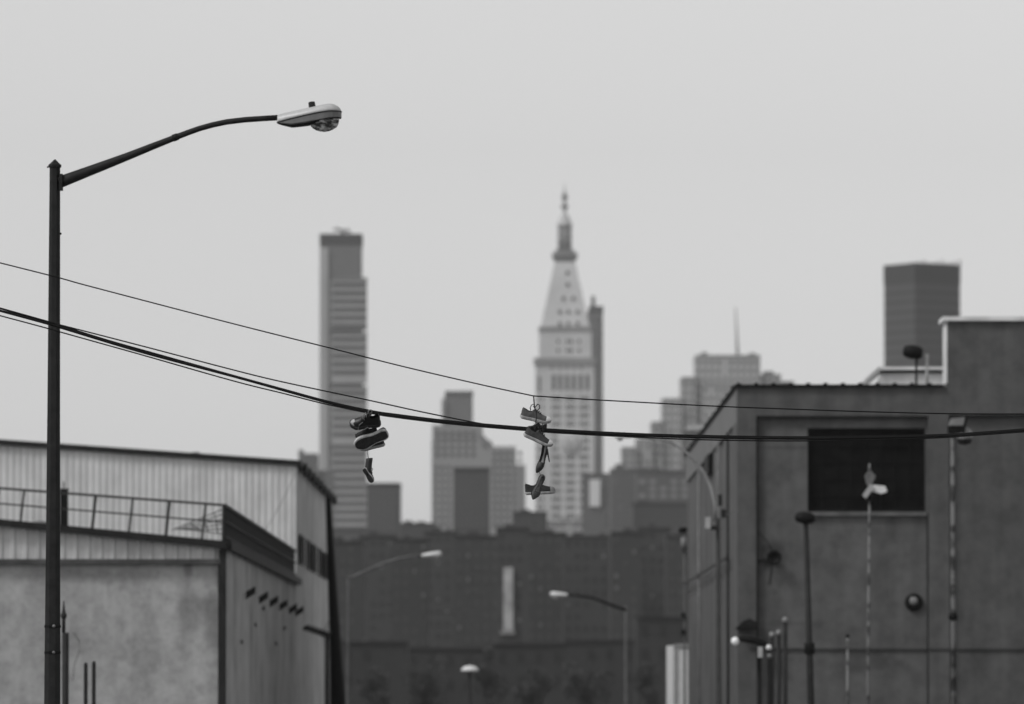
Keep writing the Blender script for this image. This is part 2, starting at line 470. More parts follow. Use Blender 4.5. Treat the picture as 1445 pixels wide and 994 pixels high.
for k, (x, y, h, wd) in enumerate(((268, 638, 4, 'shorter'), (276, 638, 6, 'taller'))):
    p = P(x, y + 6, DU + 8)
    b = MB(); b.box(p.x - .1, p.x + .1, DU + 8, DU + 8.4, p.z - .5, p.z + h * .02)
    tag(b.build('roof_vent', M_midgrey), 'tiny grey vent over the warehouse roof edge, the %s of the pair' % wd, 'vent', 'small vents on the warehouse roof')

# utility pole at the warehouse's end
a = P(463, 702, 230); c = P(477, 990, 230); c2 = a + (c - a) * 1.18
c2.z = min(c2.z, ground_z(230) - .3)
up = thing('utility_pole', 'thick dark tapering pole leaning at the far corner of the ribbed warehouse', 'pole', (c2.x, 230, ground_z(230)))
MB().tube([a, a.lerp(c, .35), a.lerp(c, .72), c, c2], [.09, .13, .19, .25, .26], 14).build('shaft', M_black, up)
b = MB(); b.box(a.x - .1, a.x + .1, 229.9, 230.1, a.z, a.z + .03); b.build('cap', M_black, up)
q = P(459, 925, 229.5)
b = MB(); b.tube([q + Vector((0, 0, -1.6)), q + Vector((0, 0, .7))], .12, 10); b.build('service_box', M_black, up)
MB().tube([P(466, 872, 229.7), P(440, 932, 229), P(425, 950, 228.5)], .012, 6).build('guy_wire', M_rail, up)
MB().tube([P(462, 893, 229.7), P(448, 945, 229)], .012, 6).build('guy_wire', M_rail, up)

# foreground-left posts in front of the rendered wall
pp = P(90, 848, 118); gx = ground_z(118)
t = thing('standpipe', 'slender dark pipe with a knobbed tip standing right beside the foreground lamp pole', 'pipe', (pp.x + .03, 118, gx))
MB().tube([(pp.x + .03, 118, gx), (pp.x + .03, 118, P(90, 893, 118).z)], .055, 12).build('lower_pipe', M_dark, t)
MB().tube([(pp.x, 118, P(90, 893, 118).z), (pp.x, 118, P(90, 862, 118).z)], .03, 10).build('upper_pipe', M_dark, t)
MB().ball((pp.x, 118, P(90, 869, 118).z), .05, (1, 1, 1.3)).build('knob', M_dark, t)
MB().tube([(pp.x, 118, P(90, 862, 118).z), (pp.x, 118, pp.z)], [.022, .008], 8).build('tip', M_dark, t)
for x, y, lb in ((121, 935, 'short dark post end before the rendered wall, the one nearer the lamp pole'), (132.5, 933, 'short dark post end before the rendered wall, the one farther from the lamp pole')):
    q = P(x, y, 120)
    b = MB(); b.tube([(q.x, 120, ground_z(120)), (q.x, 120, q.z - .04), (q.x, 120, q.z - .01), (q.x, 120, q.z)], [.033, .033, .025, .01], 10)
    tag(b.build('post', M_dark), lb, 'post', 'dark posts before the rendered wall')

# ================================================================ RIGHT BUILDING
DR = 170.0
XR = P(1040, 500, DR).x
YR = XR * 10400 / (968 - CX)
zr = P(1040, 546.5, DR).z; rx1 = P(1660, 500, DR).x
X = lambda px: P(px, 600, DR).x
Z = lambda py: P(1100, py, DR).z
gz3 = ground_z(230) - .2
rb = thing('industrial_building', 'dark painted industrial building with one large black window and recessed wall panels', 'building', (XR + 6, DR, ground_z(170)))
b = MB(); RC = .16
# front wall of pieces round the recess panels and the opening
b.box(XR, X(1067), DR, DR + .5, gz3, zr)                      # corner pier
b.box(X(1310), X(1339), DR, DR + .5, gz3, zr)                 # middle pier
b.box(X(1067), X(1310), DR, DR + .5, Z(587), zr)              # head
b.box(X(1339), rx1, DR, DR + .5, Z(585), zr)
b.build('wall', M_brickdark, rb)
b = MB()
b.box(X(1067), X(1140), DR + RC, DR + .5, gz3, Z(587)); b.box(X(1306), X(1310), DR + RC, DR + .5, gz3, Z(587))
b.box(X(1140), X(1306), DR + RC, DR + .5, Z(604), Z(587)); b.box(X(1140), X(1306), DR + RC, DR + .5, gz3, Z(722))
b.build('recessed_panel', M_brickpanel, rb)
b = MB(); b.box(X(1339), rx1, DR + RC, DR + .5, gz3, Z(585)); b.build('recessed_panel', M_brickdark, rb)
# core
b = MB(); b.box(XR + .12, rx1, DR + .5, YR, gz3, zr - .02); b.build('rear_wall', M_brickdark, rb)
b = MB(); b.box(XR + .1, rx1, DR + .3, YR, zr - .02, zr + .02); b.build('roof', M_roof, rb)
def sp2(px, py, w, h, st_):
    c = P(px, py, DR + RC) - rb.location
    return (tuple(c), (w, 2.0, h), st_)
add_spots(M_brickpanel, [sp2(1092, 787, .35, .4, .4), sp2(1098, 815, .18, .6, .3), sp2(1100, 632, .9, .06, .25), sp2(1110, 880, .9, .08, .2), sp2(1215, 935, .9, .25, .25), sp2(1255, 745, .15, .5, .18), sp2(1180, 760, .1, .6, .15), sp2(1095, 660, .5, .5, .15)])
# window
w = MB(); xa, xb, za, zb = X(1140), X(1306), Z(722), Z(604)
fr = .05
for q in ((xa, xb, za, za + fr), (xa, xb, zb - fr, zb), (xa, xa + fr, za + fr, zb - fr), (xb - fr, xb, za + fr, zb - fr)):
    w.box(q[0], q[1], DR + RC + .08, DR + RC + .16, q[2], q[3])
wo_ = w.build('window', M_black, rb)
w = MB(); w.box(xa + fr, xb - fr, DR + RC + .15, DR + RC + .2, za + fr, zb - fr); w.build('pane', M_glassdark, wo_)
w = MB()
for k in range(1, 8):
    x = xa + (xb - xa) * k / 8; w.box(x - .012, x + .012, DR + RC + .12, DR + RC + .149, za + fr, zb - fr)
for k in range(1, 5):
    z = za + (zb - za) * k / 5; w.box(xa + fr, xb - fr, DR + RC + .10, DR + RC + .119, z - .012, z + .012)
w.build('glazing_bars', mat('window_bars', .012, .7, .2, 4, spec=.05), wo_)
w = MB(); w.box(xa - .03, xb + .03, DR + RC - .10, DR + RC + .1, za - .10, za - .003); w.build('sill', mat('sill_render', .11, .8, .2, 3), wo_)
# roof coping with joint lumps
b = MB(); b.box(XR - .06, X(1332), DR - .09, DR + .42, zr, zr + .06)
x = XR
while x < X(1330): b.box(x, x + .09, DR - .11, DR + .3, zr + .058, zr + .095); x += .40
b.build('coping', M_cop, rb)
b = MB(); b.box(XR - .06, XR + .3, DR + .42, YR, zr, zr + .07)
y = DR + 2
while y < YR: b.box(XR - .08, XR + .2, y, y + .3, zr + .068, zr + .1); y += 4
b.build('side_coping', M_cop, rb)
# side wall: plain fascia above ribbed cladding
zf = 8.42
b = MB(); b.box(XR + .0, XR + .12, DR + .5, YR, zf, zr - .002); b.build('side_fascia', M_fascia, rb)
b = MB(); b.box(XR + .0, XR + .12, DR + .5, DR + 3.6, gz3, zf); b.build('side_pier', M_brickdark, rb)
ribbed_side('side_cladding', M_rside, rb, DR + 3.6, YR, XR + .10, -1, lambda y: gz3, lambda y: zf, 4.6, .06)
p = PS(1000, 657, XR); b = MB(); b.box(XR - .06, XR + .05, p.y - 1.8, p.y + 2.2, p.z - .25, p.z + .25); b.build('louvre', M_black, rb)
for px_, r_, m_ in ((1013, .025, M_midgrey), (1027, .035, M_dark), (986, .03, M_midgrey)):
    q = PS(px_, 700, XR - .08); b = MB(); b.tube([(XR - .08, q.y, gz3), (XR - .08, q.y, zf - .1)], r_, 8); b.build('downpipe_or_shadow_strip', m_, rb)
q0 = PS(1034, 762, XR - .1); b = MB(); b.bar((XR - .12, DR + 4, 5.35), (XR - .12, YR, 5.35), .05); b.build('cable_tray', M_rail, rb)
# belt line
b = MB()
b.box(XR + .3, X(1067), DR - .035, DR + .02, Z(917.2), Z(915)); b.box(X(1067) + .01, X(1310) - .01, DR + RC - .05, DR + RC + .02, Z(917.2), Z(915))
b.box(X(1310), X(1339), DR - .035, DR + .02, Z(917.2), Z(915)); b.box(X(1339) + .01, rx1, DR + RC - .05, DR + RC + .02, Z(917.2), Z(915))
b.build('conduit', mat('conduit_paint', .04, .7, .3, 2), rb)
# dark strips along the recess edges and head stand in for shadow lines
b = MB(); b.box(X(1067) - .0, X(1067) + .045, DR + .03, DR + RC + .01, gz3, Z(587)); b.build('downpipe_or_shadow_strip', M_dark, rb)
b = MB(); b.box(X(1310) - .03, X(1310), DR + .05, DR + RC + .01, gz3, Z(724)); b.build('downpipe_or_shadow_strip', M_dark, rb)
b = MB(); b.box(X(1069), X(1309), DR + .02, DR + RC + .01, Z(590), Z(587)); b.build('panel_shadow_strip', M_dark, rb)
b = MB(); b.box(X(1341), rx1, DR + .02, DR + RC + .01, Z(588), Z(585)); b.build('panel_shadow_strip', M_dark, rb)
# raised stair block at the right
b = MB(); b.box(X(1337), rx1, DR + .02, DR + 1.6, zr, Z(453)); b.build('stair_block', M_brickdark, rb)
b = MB(); b.box(X(1337) - .012, X(1337) - .001, DR + .02, DR + 1.6, zr + .1, Z(453)); b.build('stair_block_lit_side', M_pent, rb)  # paler skin puts the light from the left into this face's colour
b = MB(); b.box(X(1331), rx1, DR - .08, DR + 1.8, Z(453), Z(447)); b.build('stair_block_coping', M_pent, rb)
# pale penthouse
b = MB(); DP = DR + 10
q0, q1, q2 = P(1222, 541, DP), P(1243, 526, DP), P(1400, 526, DP)
b.prism_y([(q0.x, zr), (q2.x, zr), (q2.x, q2.z), (q1.x, q1.z)], DP, DP + 9); b.build('penthouse', M_pent, rb)
b = MB(); k0, k1 = P(1240, 526, DP), P(1400, 518, DP); b.box(k0.x, k1.x, DP - .1, DP + 9.2, k0.z, k0.z + .06); b.build('penthouse_gutter', M_dark, rb)
b = MB(); b.box(k0.x - .02, k1.x, DP - .15, DP + 9.3, k0.z + .06, k1.z); b.build('penthouse_roof', M_pent, rb)
b = MB(); b.bar(P(1216, 546, DP - .2), P(1241, 521, DP - .2), .12, .1); b.build('penthouse_stay', M_ltgrey, rb)

b = MB(); q = P(1230, 536, DP - .5)
b.prism_y([(q.x - .16, zr), (q.x + .16, zr), (q.x + .28, zr + .3), (q.x + .1, zr + .32), (q.x - .05, zr + .2)], DP - .8, DP - .4)
t = b.build('roof_cowl', M_black); tag(t, 'small black slanted cowl at the sloping end of the pale penthouse', 'roof cowl')

# roof floodlight
def floodlight(px, py, w, h, d, pxp, base_z, label, tilt=8, pole_m=None):
    c = P(px, py, d); s = d / FPX
    t = thing('floodlight', label, 'floodlight', (P(pxp, py, d).x, d, base_z))
    hd = MB(); ww, hh = w * s / 2, h * s / 2
    rings = []
    for u, k in ((-1, .45), (-.8, .8), (-.2, 1), (.6, .95), (1, .62)):
        rings.append([Vector((u * ww, k * hh * 1.0 * math.cos(a) * 1.2, k * hh * math.sin(a))) for a in [2 * math.pi * i / 12 for i in range(12)]])
    hd.loft(rings); hd.xform(Matrix.Translation(c) @ Matrix.Rotation(R(tilt), 4, 'Y'))
    hd.build('lamp_head', M_black, t)
    b = MB(); b.tube([(P(pxp, py, d).x, d, base_z), (P(pxp, py, d).x, d, c.z - hh * .6)], .03 if pole_m is None else pole_m, 8); b.build('post', M_dark, t)
    b = MB(); b.bar((P(pxp, py, d).x, d, c.z - hh * .9), (c.x, d, c.z - hh * .5), .06); b.build('yoke', M_dark, t)
    return t
floodlight(1288, 497, 28, 20, DR + 4, 1293, zr, 'black floodlight on a short stalk on the roof before the pale penthouse')
q = P(1308, 500, DR + 4)
tag(MB().tube([(q.x, DR + 4, zr), (q.x, DR + 4, q.z)], .035, 8).build('vent_pipe', M_ltgrey), 'thin pale pipe rising from the roof beside the black floodlight', 'pipe')

# street floodlight pole (1137..1142)
D1 = 158.0; g1 = ground_z(D1)
q = P(1137, 737, D1); q2 = P(1143, 943, D1); q3 = q + (q2 - q) * ((q.z - g1) / (q.z - q2.z))
t = thing('floodlight_pole', 'slim dark pole topped by a wide dark floodlight below the corner of the black window', 'floodlight', (q3.x, D1, g1))
MB().tube([q3, q.lerp(q3, .6), q], [.095, .08, .055], 12).build('pole', M_pole, t)
c = P(1136, 731, D1); s = D1 / FPX
hd = MB(); rings = []
for u, k in ((-1, .35), (-.75, .8), (-.1, 1), (.6, .9), (1, .45)):
    rings.append([Vector((u * 14.5 * s, k * .16 * math.cos(a), k * 9 * s * math.sin(a))) for a in [2 * math.pi * i / 14 for i in range(14)]])
hd.loft(rings); hd.xform(Matrix.Translation(c) @ Matrix.Rotation(R(6), 4, 'Y')); hd.build('lamp_head', M_black, t)
MB().tube([c, c + Vector((.02, -.02, -.18))], [.05, .035], 10).build('bracket', M_ltgrey, t)
MB().lathe((q2.x - .01, D1, P(0, 915, D1).z), [(.1, -.12), (.115, -.1), (.115, .1), (.1, .12)], 12).build('band', M_black, t)

# patchy pole materials
def patch_mat(name, lo, hi, sc_):
    m = bpy.data.materials.new(name); m.use_nodes = True
    t = m.node_tree; bs = t.nodes['Principled BSDF']; bs.inputs['Roughness'].default_value = .8
    tc = t.nodes.new('ShaderNodeTexCoord'); mp = t.nodes.new('ShaderNodeMapping'); mp.inputs['Scale'].default_value = (.4, .4, 1)
    n = t.nodes.new('ShaderNodeTexNoise'); n.inputs['Scale'].default_value = sc_; n.inputs['Detail'].default_value = 4
    r = t.nodes.new('ShaderNodeValToRGB')
    r.color_ramp.elements[0].position = .44; r.color_ramp.elements[0].color = (lo, lo, lo, 1)
    r.color_ramp.elements[1].position = .54; r.color_ramp.elements[1].color = (hi, hi, hi, 1)
    t.links.new(tc.outputs['Object'], mp.inputs[0]); t.links.new(mp.outputs[0], n.inputs['Vector'])
    t.links.new(n.outputs['Fac'], r.inputs['Fac']); t.links.new(r.outputs[0], bs.inputs['Base Color'])
    return m
M_patch = patch_mat('peeling_pole_paint', .035, .17, 2.6)
M_patch2 = patch_mat('rusted_pole_paint', .018, .14, 2.0)

D2 = 160.0; g2 = ground_z(D2)
q = P(1227, 706, D2)
t = thing('sign_post', 'thin peeling pole with tilted white panels on top seen against the black window', 'post', (q.x, D2, g2))
MB().tube([(P(1225, 943, D2).x, D2, g2), (P(1225, 943, D2).x, D2, P(0, 943, D2).z), (q.x, D2, q.z)], [.038, .034, .026], 10).build('pole', M_patch, t)
MB().tube([P(1227, 706, D2), P(1227, 694, D2)], .06, 10).build('socket', M_black, t)
def plate(pts, d, th, name, m, par):
    b = MB(); n = len(pts); f = [P(x, y, d) for x, y in pts]; bk = [v + Vector((0, th, .0)) for v in f]
    b.add(f + bk, [tuple(range(n)), tuple(range(2 * n - 1, n - 1, -1))] + [(i, i + n, (i + 1) % n + n, (i + 1) % n) for i in range(n)])
    return b.build(name, m, par)
plate([(1228, 693), (1232, 684.5), (1249, 686), (1252, 694), (1244, 697)], D2 - .05, .06, 'white_panel', M_white, t)
plate([(1217, 699), (1228, 683), (1234, 688), (1222, 704)], D2 - .12, .05, 'white_panel', M_ltgrey, t)
plate([(1220, 672), (1227, 662), (1236, 672), (1229, 688), (1223, 684)], D2 - .02, .05, 'grey_panel', mat('worn_grey_panel', .13, .6, .3, 6), t)
MB().tube([P(1227, 664, D2), P(1227, 654, D2)], [.04, .015], 8).build('tip', M_midgrey, t)

q = P(1196, 898, D2 - 6)
t = thing('short_pole', 'short thin peeling pole end in front of the dark wall below the white tilted panels', 'post', (q.x, D2 - 6, ground_z(D2 - 6)))
MB().tube([(q.x, D2 - 6, ground_z(D2 - 6)), (q.x, D2 - 6, q.z)], .03, 8).build('pole', M_patch, t)
MB().ball((q.x, D2 - 6, q.z), .045).build('knob', M_black, t)

D3 = 155.0; g3 = ground_z(D3)
q = P(1344, 598, D3)
t = thing('globe_lamp_pole', 'rust patched pole carrying a grey box and a round white globe lamp at top', 'lamp', (q.x, D3, g3))
MB().tube([(P(1346, 943, D3).x, D3, g3), (q.x, D3, q.z)], [.065, .045], 12).build('pole', M_patch2, t)
b = MB(); a_ = P(1339, 601, D3); c_ = P(1363, 589, D3)
b.prism_y([(a_.x, a_.z), (c_.x - .06, a_.z), (c_.x, c_.z), (a_.x + .05, c_.z - .03)], D3 - .16, D3 + .14); b.build('ballast_box', mat('box_paint', .2, .6, .2, 5), t)
b = MB(); e_ = P(1337, 612, D3); f_ = P(1360, 602, D3); b.box(e_.x, f_.x, D3 - .12, D3 + .12, e_.z, f_.z); b.build('arm', M_black, t)
b = MB(); b.bar(P(1364, 588, D3 - .17), P(1359, 612, D3 - .17), .06); b.build('bracket', M_black, t)
c = P(1361, 615.5, D3 + .02); MB().ball(c, 11.5 * D3 / FPX, (1, 1, 1.08), 20, 12).build('globe', mat('frosted_globe', .24, .2, .1, 3), t)
MB().lathe(c + Vector((0, 0, -.19)), [(.03, 0), (.13, .03), (.165, .10), (.172, .13)], 20).build('globe_shadowed_half', M_dark, t)  # dark cup stands in for shadow on the globe's lower half
MB().lathe((P(1345, 870, D3).x, D3, P(0, 870, D3).z), [(.06, -.08), (.1, -.05), (.1, .05), (.06, .08)], 12).build('band', M_black, t)

# wall lamp (round, 1290,850)
q = P(1290, 850, DR)
t = thing('wall_lamp', 'round dark bulkhead lamp with pale centre fixed to the dark wall under the window', 'lamp', (q.x, DR + RC, q.z))
b = MB(); b.lathe((0, 0, 0), [(.205, 0), (.205, .05), (.17, .09), (.13, .1)], 24); b.xform(Matrix.Translation((q.x, DR + RC, q.z)) @ Matrix.Rotation(R(90), 4, 'X')); b.build('rim', M_black, t)
MB().ball((q.x - .01, DR + RC - .08, q.z + .03), .10, (1, .7, 1)).build('lens', mat('dirty_lens', .2, .4, .3, 6), t)
# wall fixture with dark ring and stain (1092,787)
q = P(1092, 787, DR)
t = thing('wall_horn', 'dark round horn fixture on a bracket beside the recess edge of the dark wall', 'horn', (q.x, DR + RC, q.z))
b = MB(); b.lathe((0, 0, 0), [(.05, 0), (.06, .1), (.15, .26), (.17, .3), (.12, .28), (.05, .2)], 18); b.xform(Matrix.Translation((q.x, DR + RC, q.z)) @ Matrix.Rotation(R(90), 4, 'X')); b.build('horn', M_black, t)
b = MB(); b.bar((X(1070), DR + RC - .06, q.z - .08), (q.x, DR + RC - .06, q.z - .03), .06); b.build('bracket', M_dark, t)
MB().tube([(q.x - .04, DR + RC - .02, q.z - .1), (q.x - .07, DR + RC - .02, q.z - .35), (q.x - .1, DR + RC - .02, q.z - .62)], .012, 6).build('cable', M_rail, t)
MB().tube([(q.x, DR + RC - .02, q.z + .05), (q.x - .12, DR + RC - .02, q.z + .35), (X(1070), DR + RC - .02, q.z + .6)], .01, 6).build('cable', M_rail, t)

# bottom-right cluster: hood, sign lamp, vent pipes
q = P(1055, 882, DR - .4)
t = thing('wall_hood', 'small dark hooded canopy on the corner pier above the bright bulb', 'canopy', (q.x, DR - .2, q.z))
b = MB(); s = DR / FPX
b.prism_y([(q.x - 17 * s, q.z - 5 * s), (q.x + 14 * s, q.z - 4 * s), (q.x + 14 * s, q.z + 4 * s), (q.x + 2 * s, q.z + 9 * s), (q.x - 6 * s, q.z + 5 * s)], DR - .45, DR - .002); b.build('hood', M_cop, t)
b = MB(); b.box(q.x - 17 * s, q.x + 14 * s, DR - .47, DR - .4, q.z - 6.6 * s, q.z - 5.1 * s); b.build('lip', M_black, t)
D4 = 150.0
q = P(1065, 905, D4); s = D4 / FPX; g4 = ground_z(D4)
xp = P(1071, 905, D4 + .3).x
t = thing('bulb_lamp', 'dark horizontal lamp arm ending in a bright round white bulb near the corner pier', 'lamp', (xp, D4 + .3, g4))
b = MB(); rings = []
for px, py, r_ in ((1042, 901, 3.0), (1047, 901, 5), (1060, 903, 5.4), (1072, 906, 5.2), (1080, 908, 4), (1083, 909, 1.5)):
    cc = P(px, py, D4); rings.append([cc + Vector((0, r_ * s * 1.2 * math.cos(a), r_ * s * math.sin(a))) for a in [2 * math.pi * i / 12 for i in range(12)]])
b.loft(rings); b.build('arm', M_black, t)
MB().tube([(xp, D4 + .3, g4), (xp, D4 + .3, P(0, 908, D4).z)], .05, 10).build('post', M_black, t)
MB().ball(P(1037.5, 905, D4), 6 * s, (1, 1, 1), 18, 12).build('bulb', mat('white_bulb', .93, .15, .02, 3), t)
b = MB(); e = P(1073, 920, D4 - .1); b.box(e.x - 3 * s, e.x + 3 * s, D4 - .15, D4 + .25, e.z - 8 * s, e.z + 7 * s); b.build('gear_box', M_ltgrey, t)
for px, py, r_, lb, m_ in ((1085, 914, 4.2, 'small pale globe lamp on a dark post beside the bulb arm, the brighter upper one', M_white), (1086, 926, 3.6, 'dimmer small globe lamp just below the brighter one beside the bulb arm', M_midgrey)):
    dd = D4 + (2 if py < 920 else .8)
    e = P(px, py, dd); t = thing('globe_lamp', lb, 'lamp', (e.x, dd, ground_z(dd)), 'small globe lamps at the building corner')
    MB().ball(e, r_ * s).build('globe', m_, t)
    MB().tube([(e.x, dd, ground_z(dd)), (e.x, dd, e.z - r_ * s)], .05, 8).build('post', M_black, t)
for px, py, lb in ((1089.5, 897, 'shortest capped vent pipe of the three by the dark wall corner'), (1099, 894, 'middle capped vent pipe of the three by the dark wall corner'), (1108, 876, 'tallest capped vent pipe of the three by the dark wall corner')):
    dd = 163.0; e = P(px, py, dd); t = thing('vent_pipe', lb, 'pipe', (e.x, dd, ground_z(dd)), 'capped vent pipes before the dark wall')
    MB().tube([(e.x, dd, ground_z(dd)), (e.x, dd, e.z)], .05, 10).build('pipe', M_dark, t)
    MB().lathe((e.x, dd, e.z), [(.062, -.04), (.066, .03), (.04, .07), (.01, .08)], 12).build('cap', mat('galvanised_cap', .22, .5, .1, 5), t)

# cameras/lamps hanging on the far corner pole (x ~ 965)
D5 = 222.5; q = P(966, 740, D5)
t = thing('corner_light_pole', 'thin pole at the far street corner of the dark building with dark fittings', 'pole', (q.x, D5, ground_z(D5)))
MB().tube([(q.x, D5, ground_z(D5)), (q.x, D5, q.z)], .035, 8).build('pole', mat('grey_pole', .09, .6, .3, 3), t)
b = MB(); b.ball(P(964, 748, D5), 6 * D5 / FPX, (1.1, 1, .8)); b.build('lamp_head', M_black, t)
b = MB(); e = P(965, 768, D5 - .1); b.tube([e + Vector((0, 0, -.2)), e + Vector((0, 0, .2))], .09, 10); b.build('junction_box', M_midgrey, t)
for y in (868, 892):
    e = P(964, y, D5 - .1); b = MB(); b.ball(e, 3 * D5 / FPX, (1, 1, 1.5)); b.build('insulator', M_black, t)

# ================================================================ STREET LAMPS
def tube_px(pts, rads, d, n=12):
    return MB().tube([P(x, y, d) for x, y in pts], [r * d / FPX for r in rads], n)

# --- big foreground lamp
DL = 84.5; sL = DL / FPX
gl = ground_z(DL)
top = P(77.5, 236, DL); bot = P(74, 943, DL); base = top + (bot - top) * ((top.z - gl) / (top.z - bot.z))
L = thing('street_lamp', 'tall dark octagonal street lamp with long curved arm and pale cobra head, crossing the wires', 'street lamp', (base.x, DL, gl))
MB().tube([base, bot, top.lerp(bot, .5), top], [13.3 * sL, 11.9 * sL, 9.6 * sL, 7.9 * sL], 8, smooth=False).build('pole', M_pole, L)
MB().lathe((top.x, DL, top.z), [(8.6 * sL, -1 * sL), (9.6 * sL, 0), (9.6 * sL, 3.2 * sL), (7.6 * sL, 4.5 * sL), (3 * sL, 9 * sL), (.6 * sL, 11 * sL)], 8, smooth=False, rot=R(22.5)).build('cap', M_pole, L)
MB().ball(P(67.5, 236, DL), 1.4 * sL).build('bolt', M_pole, L)
arm = [(84, 257.5), (100, 251.5), (125, 242), (150, 232.5), (180, 221), (215, 207), (248, 194), (265, 187.5), (282, 181.5), (300, 176.5), (320, 172.3), (345, 169.3), (370, 167.6), (396, 166)]
rad = [8.6, 8, 7.2, 6.5, 5.6, 4.9, 4.3, 4.1, 4, 4, 4, 4, 4, 4]
ar = tube_px(arm, rad, DL, 14).build('arm', M_pole, L)
cc = P(86, 257, DL)
b = MB(); b.box(cc.x - 2.2 * sL, cc.x + 2.5 * sL, DL - .08, DL + .08, cc.z - 12 * sL, cc.z + 11 * sL); b.build('arm_bracket', M_pole, L)
tube_px([(244, 195.5), (251, 192.8)], [5.2, 5.0], DL, 14).build('sleeve', M_pole, ar)
for y in (884, 921):
    k = (y - 236) / (943 - 236); c = top.lerp(bot, k)
    MB().lathe((c.x, DL, c.z), [((11.4) * sL, -2.4 * sL), (12.4 * sL, -2 * sL), (12.4 * sL, 1.4 * sL), (11.4 * sL, 2 * sL)], 8, smooth=False, rot=R(22.5)).build('strap', M_black, L)
    MB().ball((c.x + .02, DL - 12.5 * sL, c.z), 2.2 * sL).build('strap_buckle', M_midgrey, L)
MB().ball(P(85.5, 330, DL), 1.6 * sL).build('bolt', M_black, L)
b = MB(); b.box(base.x - .2, base.x + .2, DL - .2, DL + .2, gl, gl + .05); b.build('base_plate', M_pole, L)

def interp(tab, x):
    for (a, b), (c, d) in zip(tab, tab[1:]):
        if x <= c: return b + (d - b) * (x - a) / (c - a)
    return tab[-1][1]
Ttop = [(391.5, 162.5), (400, 160), (420, 155.6), (440, 151.2), (455, 147.8), (464, 146.6), (470, 147), (476, 149.2), (480, 153), (482, 157)]
Tseam = [(391.5, 173.6), (410, 169), (430, 164.6), (450, 160.6), (465, 158.3), (482, 158)]
Tside = [(391.5, 174), (412, 175.5), (430, 173.3), (450, 170), (465, 167), (476, 166), (482, 166.4)]
Tbot = [(391.5, 174.6), (400, 177), (412, 179.6), (425, 178.4), (437, 176.6), (448, 172), (482, 167.2)]
Tw = [(391.5, 8), (400, 11), (420, 16), (440, 20), (460, 21), (470, 19), (477, 14), (481, 7), (482, 3)]
xs = [391.5, 393, 400, 408, 412, 420, 430, 437, 443, 450, 458, 464, 470, 474, 477, 479.5, 481, 482]
rt_, rl_ = [], []
for x in xs:
    w_ = interp(Tw, x) * sL
    zt_, zs, zd, zbm = [P(x, interp(T, x), DL).z for T in (Ttop, Tseam, Tside, Tbot)]
    xx = P(x, 160, DL).x
    rt_.append([Vector((xx, DL - w_ * math.cos(a), zs + (zt_ - zs) * max(0, math.sin(a)) ** .8)) for a in [math.pi * k / 14 for k in range(15)]])
    rl_.append([Vector((xx, DL + s_ * w_ * q, z)) for s_, q, z in ((-1, 1.03, zs - .3 * sL), (-1, 1.0, zd), (-1, .5, zbm), (1, .5, zbm), (1, 1.0, zd), (1, 1.03, zs - .3 * sL))])
hdm = MB().loft(rt_).build('lamp_head', M_lum, L)
MB().loft(rl_, smooth=False).build('door', M_lum2, hdm)
# seam gasket
b = MB(); pts = [P(x, interp(Tseam, x), DL) for x in xs]
for sg in (-1, 1):
    b.tube([Vector((q.x, DL + sg * (interp(Tw, x) * 1.03 * sL), q.z)) for q, x in zip(pts, xs)], .75 * sL, 6)
b.build('gasket', M_black, hdm)
# underside: near-black shell puts the shade below the head into colour
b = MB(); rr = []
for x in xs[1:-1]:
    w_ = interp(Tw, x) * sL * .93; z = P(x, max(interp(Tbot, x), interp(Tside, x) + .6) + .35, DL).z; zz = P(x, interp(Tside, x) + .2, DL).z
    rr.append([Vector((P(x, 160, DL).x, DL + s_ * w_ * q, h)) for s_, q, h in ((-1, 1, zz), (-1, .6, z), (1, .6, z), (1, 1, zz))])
b.loft(rr, smooth=False); b.build('shaded_underside', M_pole, hdm)
# lens bowl
b = MB(); rr = []
lx = [(437.5, 176.5, 1), (439, 179, 6), (441.5, 181.6, 9), (446, 184.3, 12.5), (452, 186, 15), (458, 186.5, 16), (464, 185.6, 15.5), (470, 183.2, 13.5), (475, 180, 10.5), (477.5, 176, 7), (479, 169, 3)]
for x, y, w_ in lx:
    zt_ = P(x, interp(Tside, x) - 1, DL).z; z = P(x, y, DL).z
    rr.append([Vector((P(x, 170, DL).x, DL - w_ * sL * math.cos(a), zt_ - (zt_ - z) * math.sin(a) ** .7)) for a in [math.pi * k / 12 for k in range(13)]])
b.loft(rr); b.build('lens', M_lens, hdm)
q = P(440.5, 150.5, DL)
b = MB(); b.lathe((0, 0, 0), [(4.6 * sL, -2 * sL), (4.9 * sL, 0), (4.7 * sL, 5 * sL), (4.2 * sL, 6.6 * sL), (2 * sL, 7 * sL)], 16); b.xform(Matrix.Translation(q) @ Matrix.Rotation(R(-8), 4, 'Y')); b.build('photocell', M_pole, hdm)
MB().ball(P(391.5, 173, DL - .03), 1.6 * sL).build('latch', M_ltgrey, hdm)

